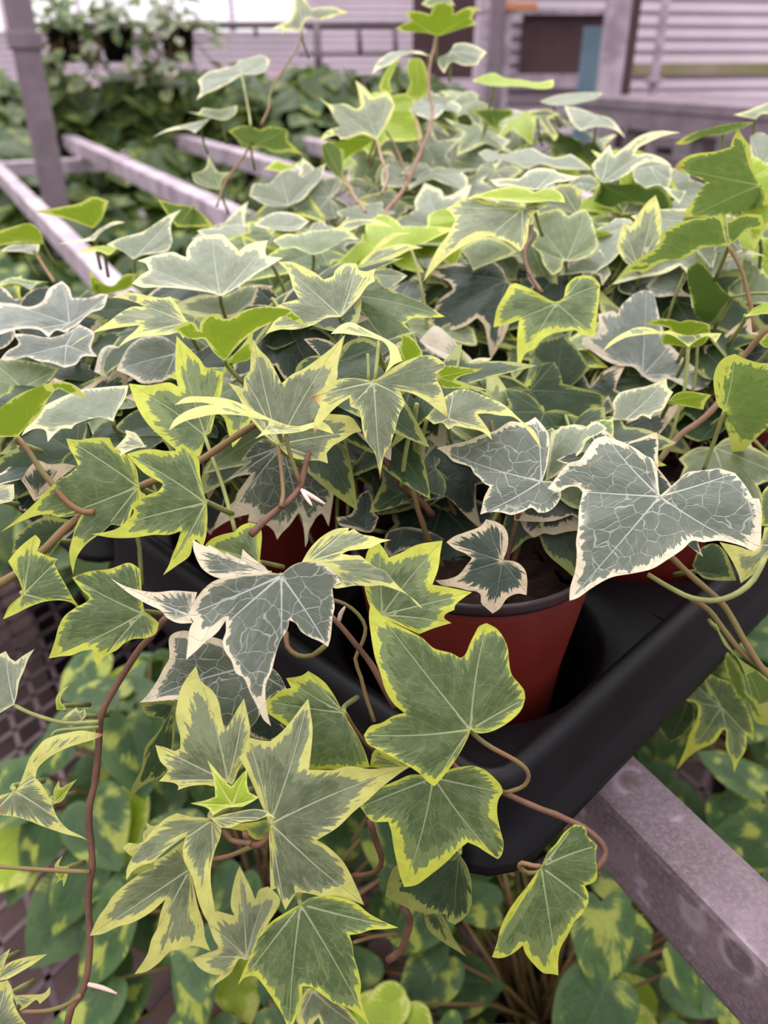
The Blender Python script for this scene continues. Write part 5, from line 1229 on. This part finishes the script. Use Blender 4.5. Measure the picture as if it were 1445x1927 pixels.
# dark foliage below and behind the rails at the left, on a far bench
fb = thing('far_bench', 'far bench carrying a row of dark green plants', 'bench', (-1.0, 3.9, 0))
box_obj('bench_top', (-.6, 4.05, .76), 4.2, .5, .04, M_POST, fb)
for x in (-2.4, -.9, .6, 1.3): box_obj('leg', (x, 4.05, .37), .06, .06, .74, M_POST, fb)
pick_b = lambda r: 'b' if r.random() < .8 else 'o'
names = ['leftmost dark green plant of the row on the far bench', 'second dark green plant from the left on the far bench', 'third dark green plant from the left on the far bench', 'dark green plant in the middle of the far bench', 'dark green plant on the far bench left of the tall ivy shoot', 'dark green plant on the far bench right of the tall ivy shoot', 'rightmost dark green plant of the far bench, half behind ivy']
for k, lab in enumerate(names):
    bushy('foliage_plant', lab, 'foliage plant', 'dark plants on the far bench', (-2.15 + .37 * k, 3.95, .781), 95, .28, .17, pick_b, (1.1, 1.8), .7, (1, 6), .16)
SHADE = [(-1.05, 2.15, .24, 'dark plant in the shade under the leftmost rail'), (-.5, 2.0, .24, 'dark plant in the shade between the two long rails'),
         (-.12, 1.62, .3, 'dark plant under the rails behind the silvery ivy'), (-.62, 2.75, .27, 'dark plant in the shade below the middle of the far cross beam'),
         (-1.75, 2.9, .3, 'dark plant in the shade left of the steel post'), (.05, 2.45, .26, 'dark plant in the shade under the right hand rails'),
         (-1.2, 3.1, .26, 'dark plant in the shade right beside the steel post foot'), (-.1, 3.1, .3, 'dark plant in the shade under the far ends of the rails'),
         (-.55, 1.3, .26, 'dark plant in the shade nearest to the left end of the trays'), (.6, 3.0, .42, 'dark plant in the shade far right behind the ivy crowns'),
         (-2.1, 3.55, .42, 'dark plant under the left end of the far bench'), (-1.55, 3.6, .42, 'dark plant under the far bench, second from its left end'), (-.95, 3.6, .42, 'dark plant under the far bench left of its middle leg'), (-.35, 3.6, .42, 'dark plant under the far bench right of its middle leg'), (.25, 3.6, .42, 'dark plant under the far bench near its right end')]
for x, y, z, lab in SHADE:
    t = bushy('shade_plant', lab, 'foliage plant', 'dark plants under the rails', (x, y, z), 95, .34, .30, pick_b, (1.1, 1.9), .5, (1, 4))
    bx = obj('upturned_crate', quick_box((0, 0, 0), .22, .22, z - .004, 0, .006), M_TRAY)
    bx.location = (x, y, z / 2 - .001)
    tag(bx, 'black upturned crate under a dark plant in the shade of the rails', 'crate', 'black crates under the shaded plants')
# hanging baskets at the top left
M_WIRE = plain('basket_wire', (90, 80, 84), 0.5)
hb = ['hanging basket of trailing leaves beside the steel post', 'hanging basket of trailing leaves, second from the steel post', 'hanging basket of trailing leaves above the peach flowers']
for k, lab in enumerate(hb):
    q = at_range((115, 215, 330)[k], 62, 3.7)
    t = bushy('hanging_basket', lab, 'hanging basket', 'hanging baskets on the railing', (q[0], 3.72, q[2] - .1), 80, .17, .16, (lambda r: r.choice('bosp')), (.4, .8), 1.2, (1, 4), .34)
    bm = bmesh.new()
    for a in range(3):
        tube_into(bm, [(.06 * math.cos(a * 2.1), .06 * math.sin(a * 2.1), .115), (0, 0, .36)], .0025, 5)
    tube_into(bm, [(0, 0, .35), (0, 0, .8)], .003, 5)
    obj('hanger', mesh_of(bm, 'hanger'), M_WIRE, t, False)
# small flowering pots at the back
def flower(label, loc, col):
    t = thing('flowering_plant', label, 'flowering plant', loc)
    o = obj('pot', me_np, None, t, False)
    fl = bmesh.new()
    for k in range(26):
        a, r = rng.uniform(0, 6.28), .1 * math.sqrt(rng.random())
        c = Vector((r * math.cos(a), r * math.sin(a), .19 + .05 * rng.random() - r * .3))
        for j in range(5):
            b = a + j * 1.2566
            vs = [fl.verts.new(c + Vector((math.cos(b + w) * s, math.sin(b + w) * s, .006 * s / .02))) for w, s in ((0, .002), (-.45, .016), (0, .022), (.45, .016))]
            fl.faces.new(vs)
    obj('blossoms', mesh_of(fl, 'blossoms'), plain('petal_' + str(col[1]), col, .6), t, False)
    lf = bmesh.new()
    for k in range(14):
        a = k * .9
        tube_into(lf, [(0, 0, .1), (.05 * math.cos(a), .05 * math.sin(a), .17)], .002, 5)
    obj('stalks', mesh_of(lf, 'stalks'), M_STEM, t, False)
for px, col, lab in ((285, (244, 190, 150), 'small peach flowered plant on the far bench'), (345, (240, 200, 160), 'pale apricot flowered plant on the far bench'), (530, (240, 160, 170), 'small pink flowered plant on the far bench near the tall shoot'), (70, (206, 60, 60), 'red flowered plant just right of the steel post')):
    q = at_range(px, 160, 4.2)
    if px == 70: q = at_range(px + 5, 78, 4.2)
    flower(lab, (q[0], 4.2 if px != 70 else 4.25, .781 if px != 70 else q[2] - .2), col)
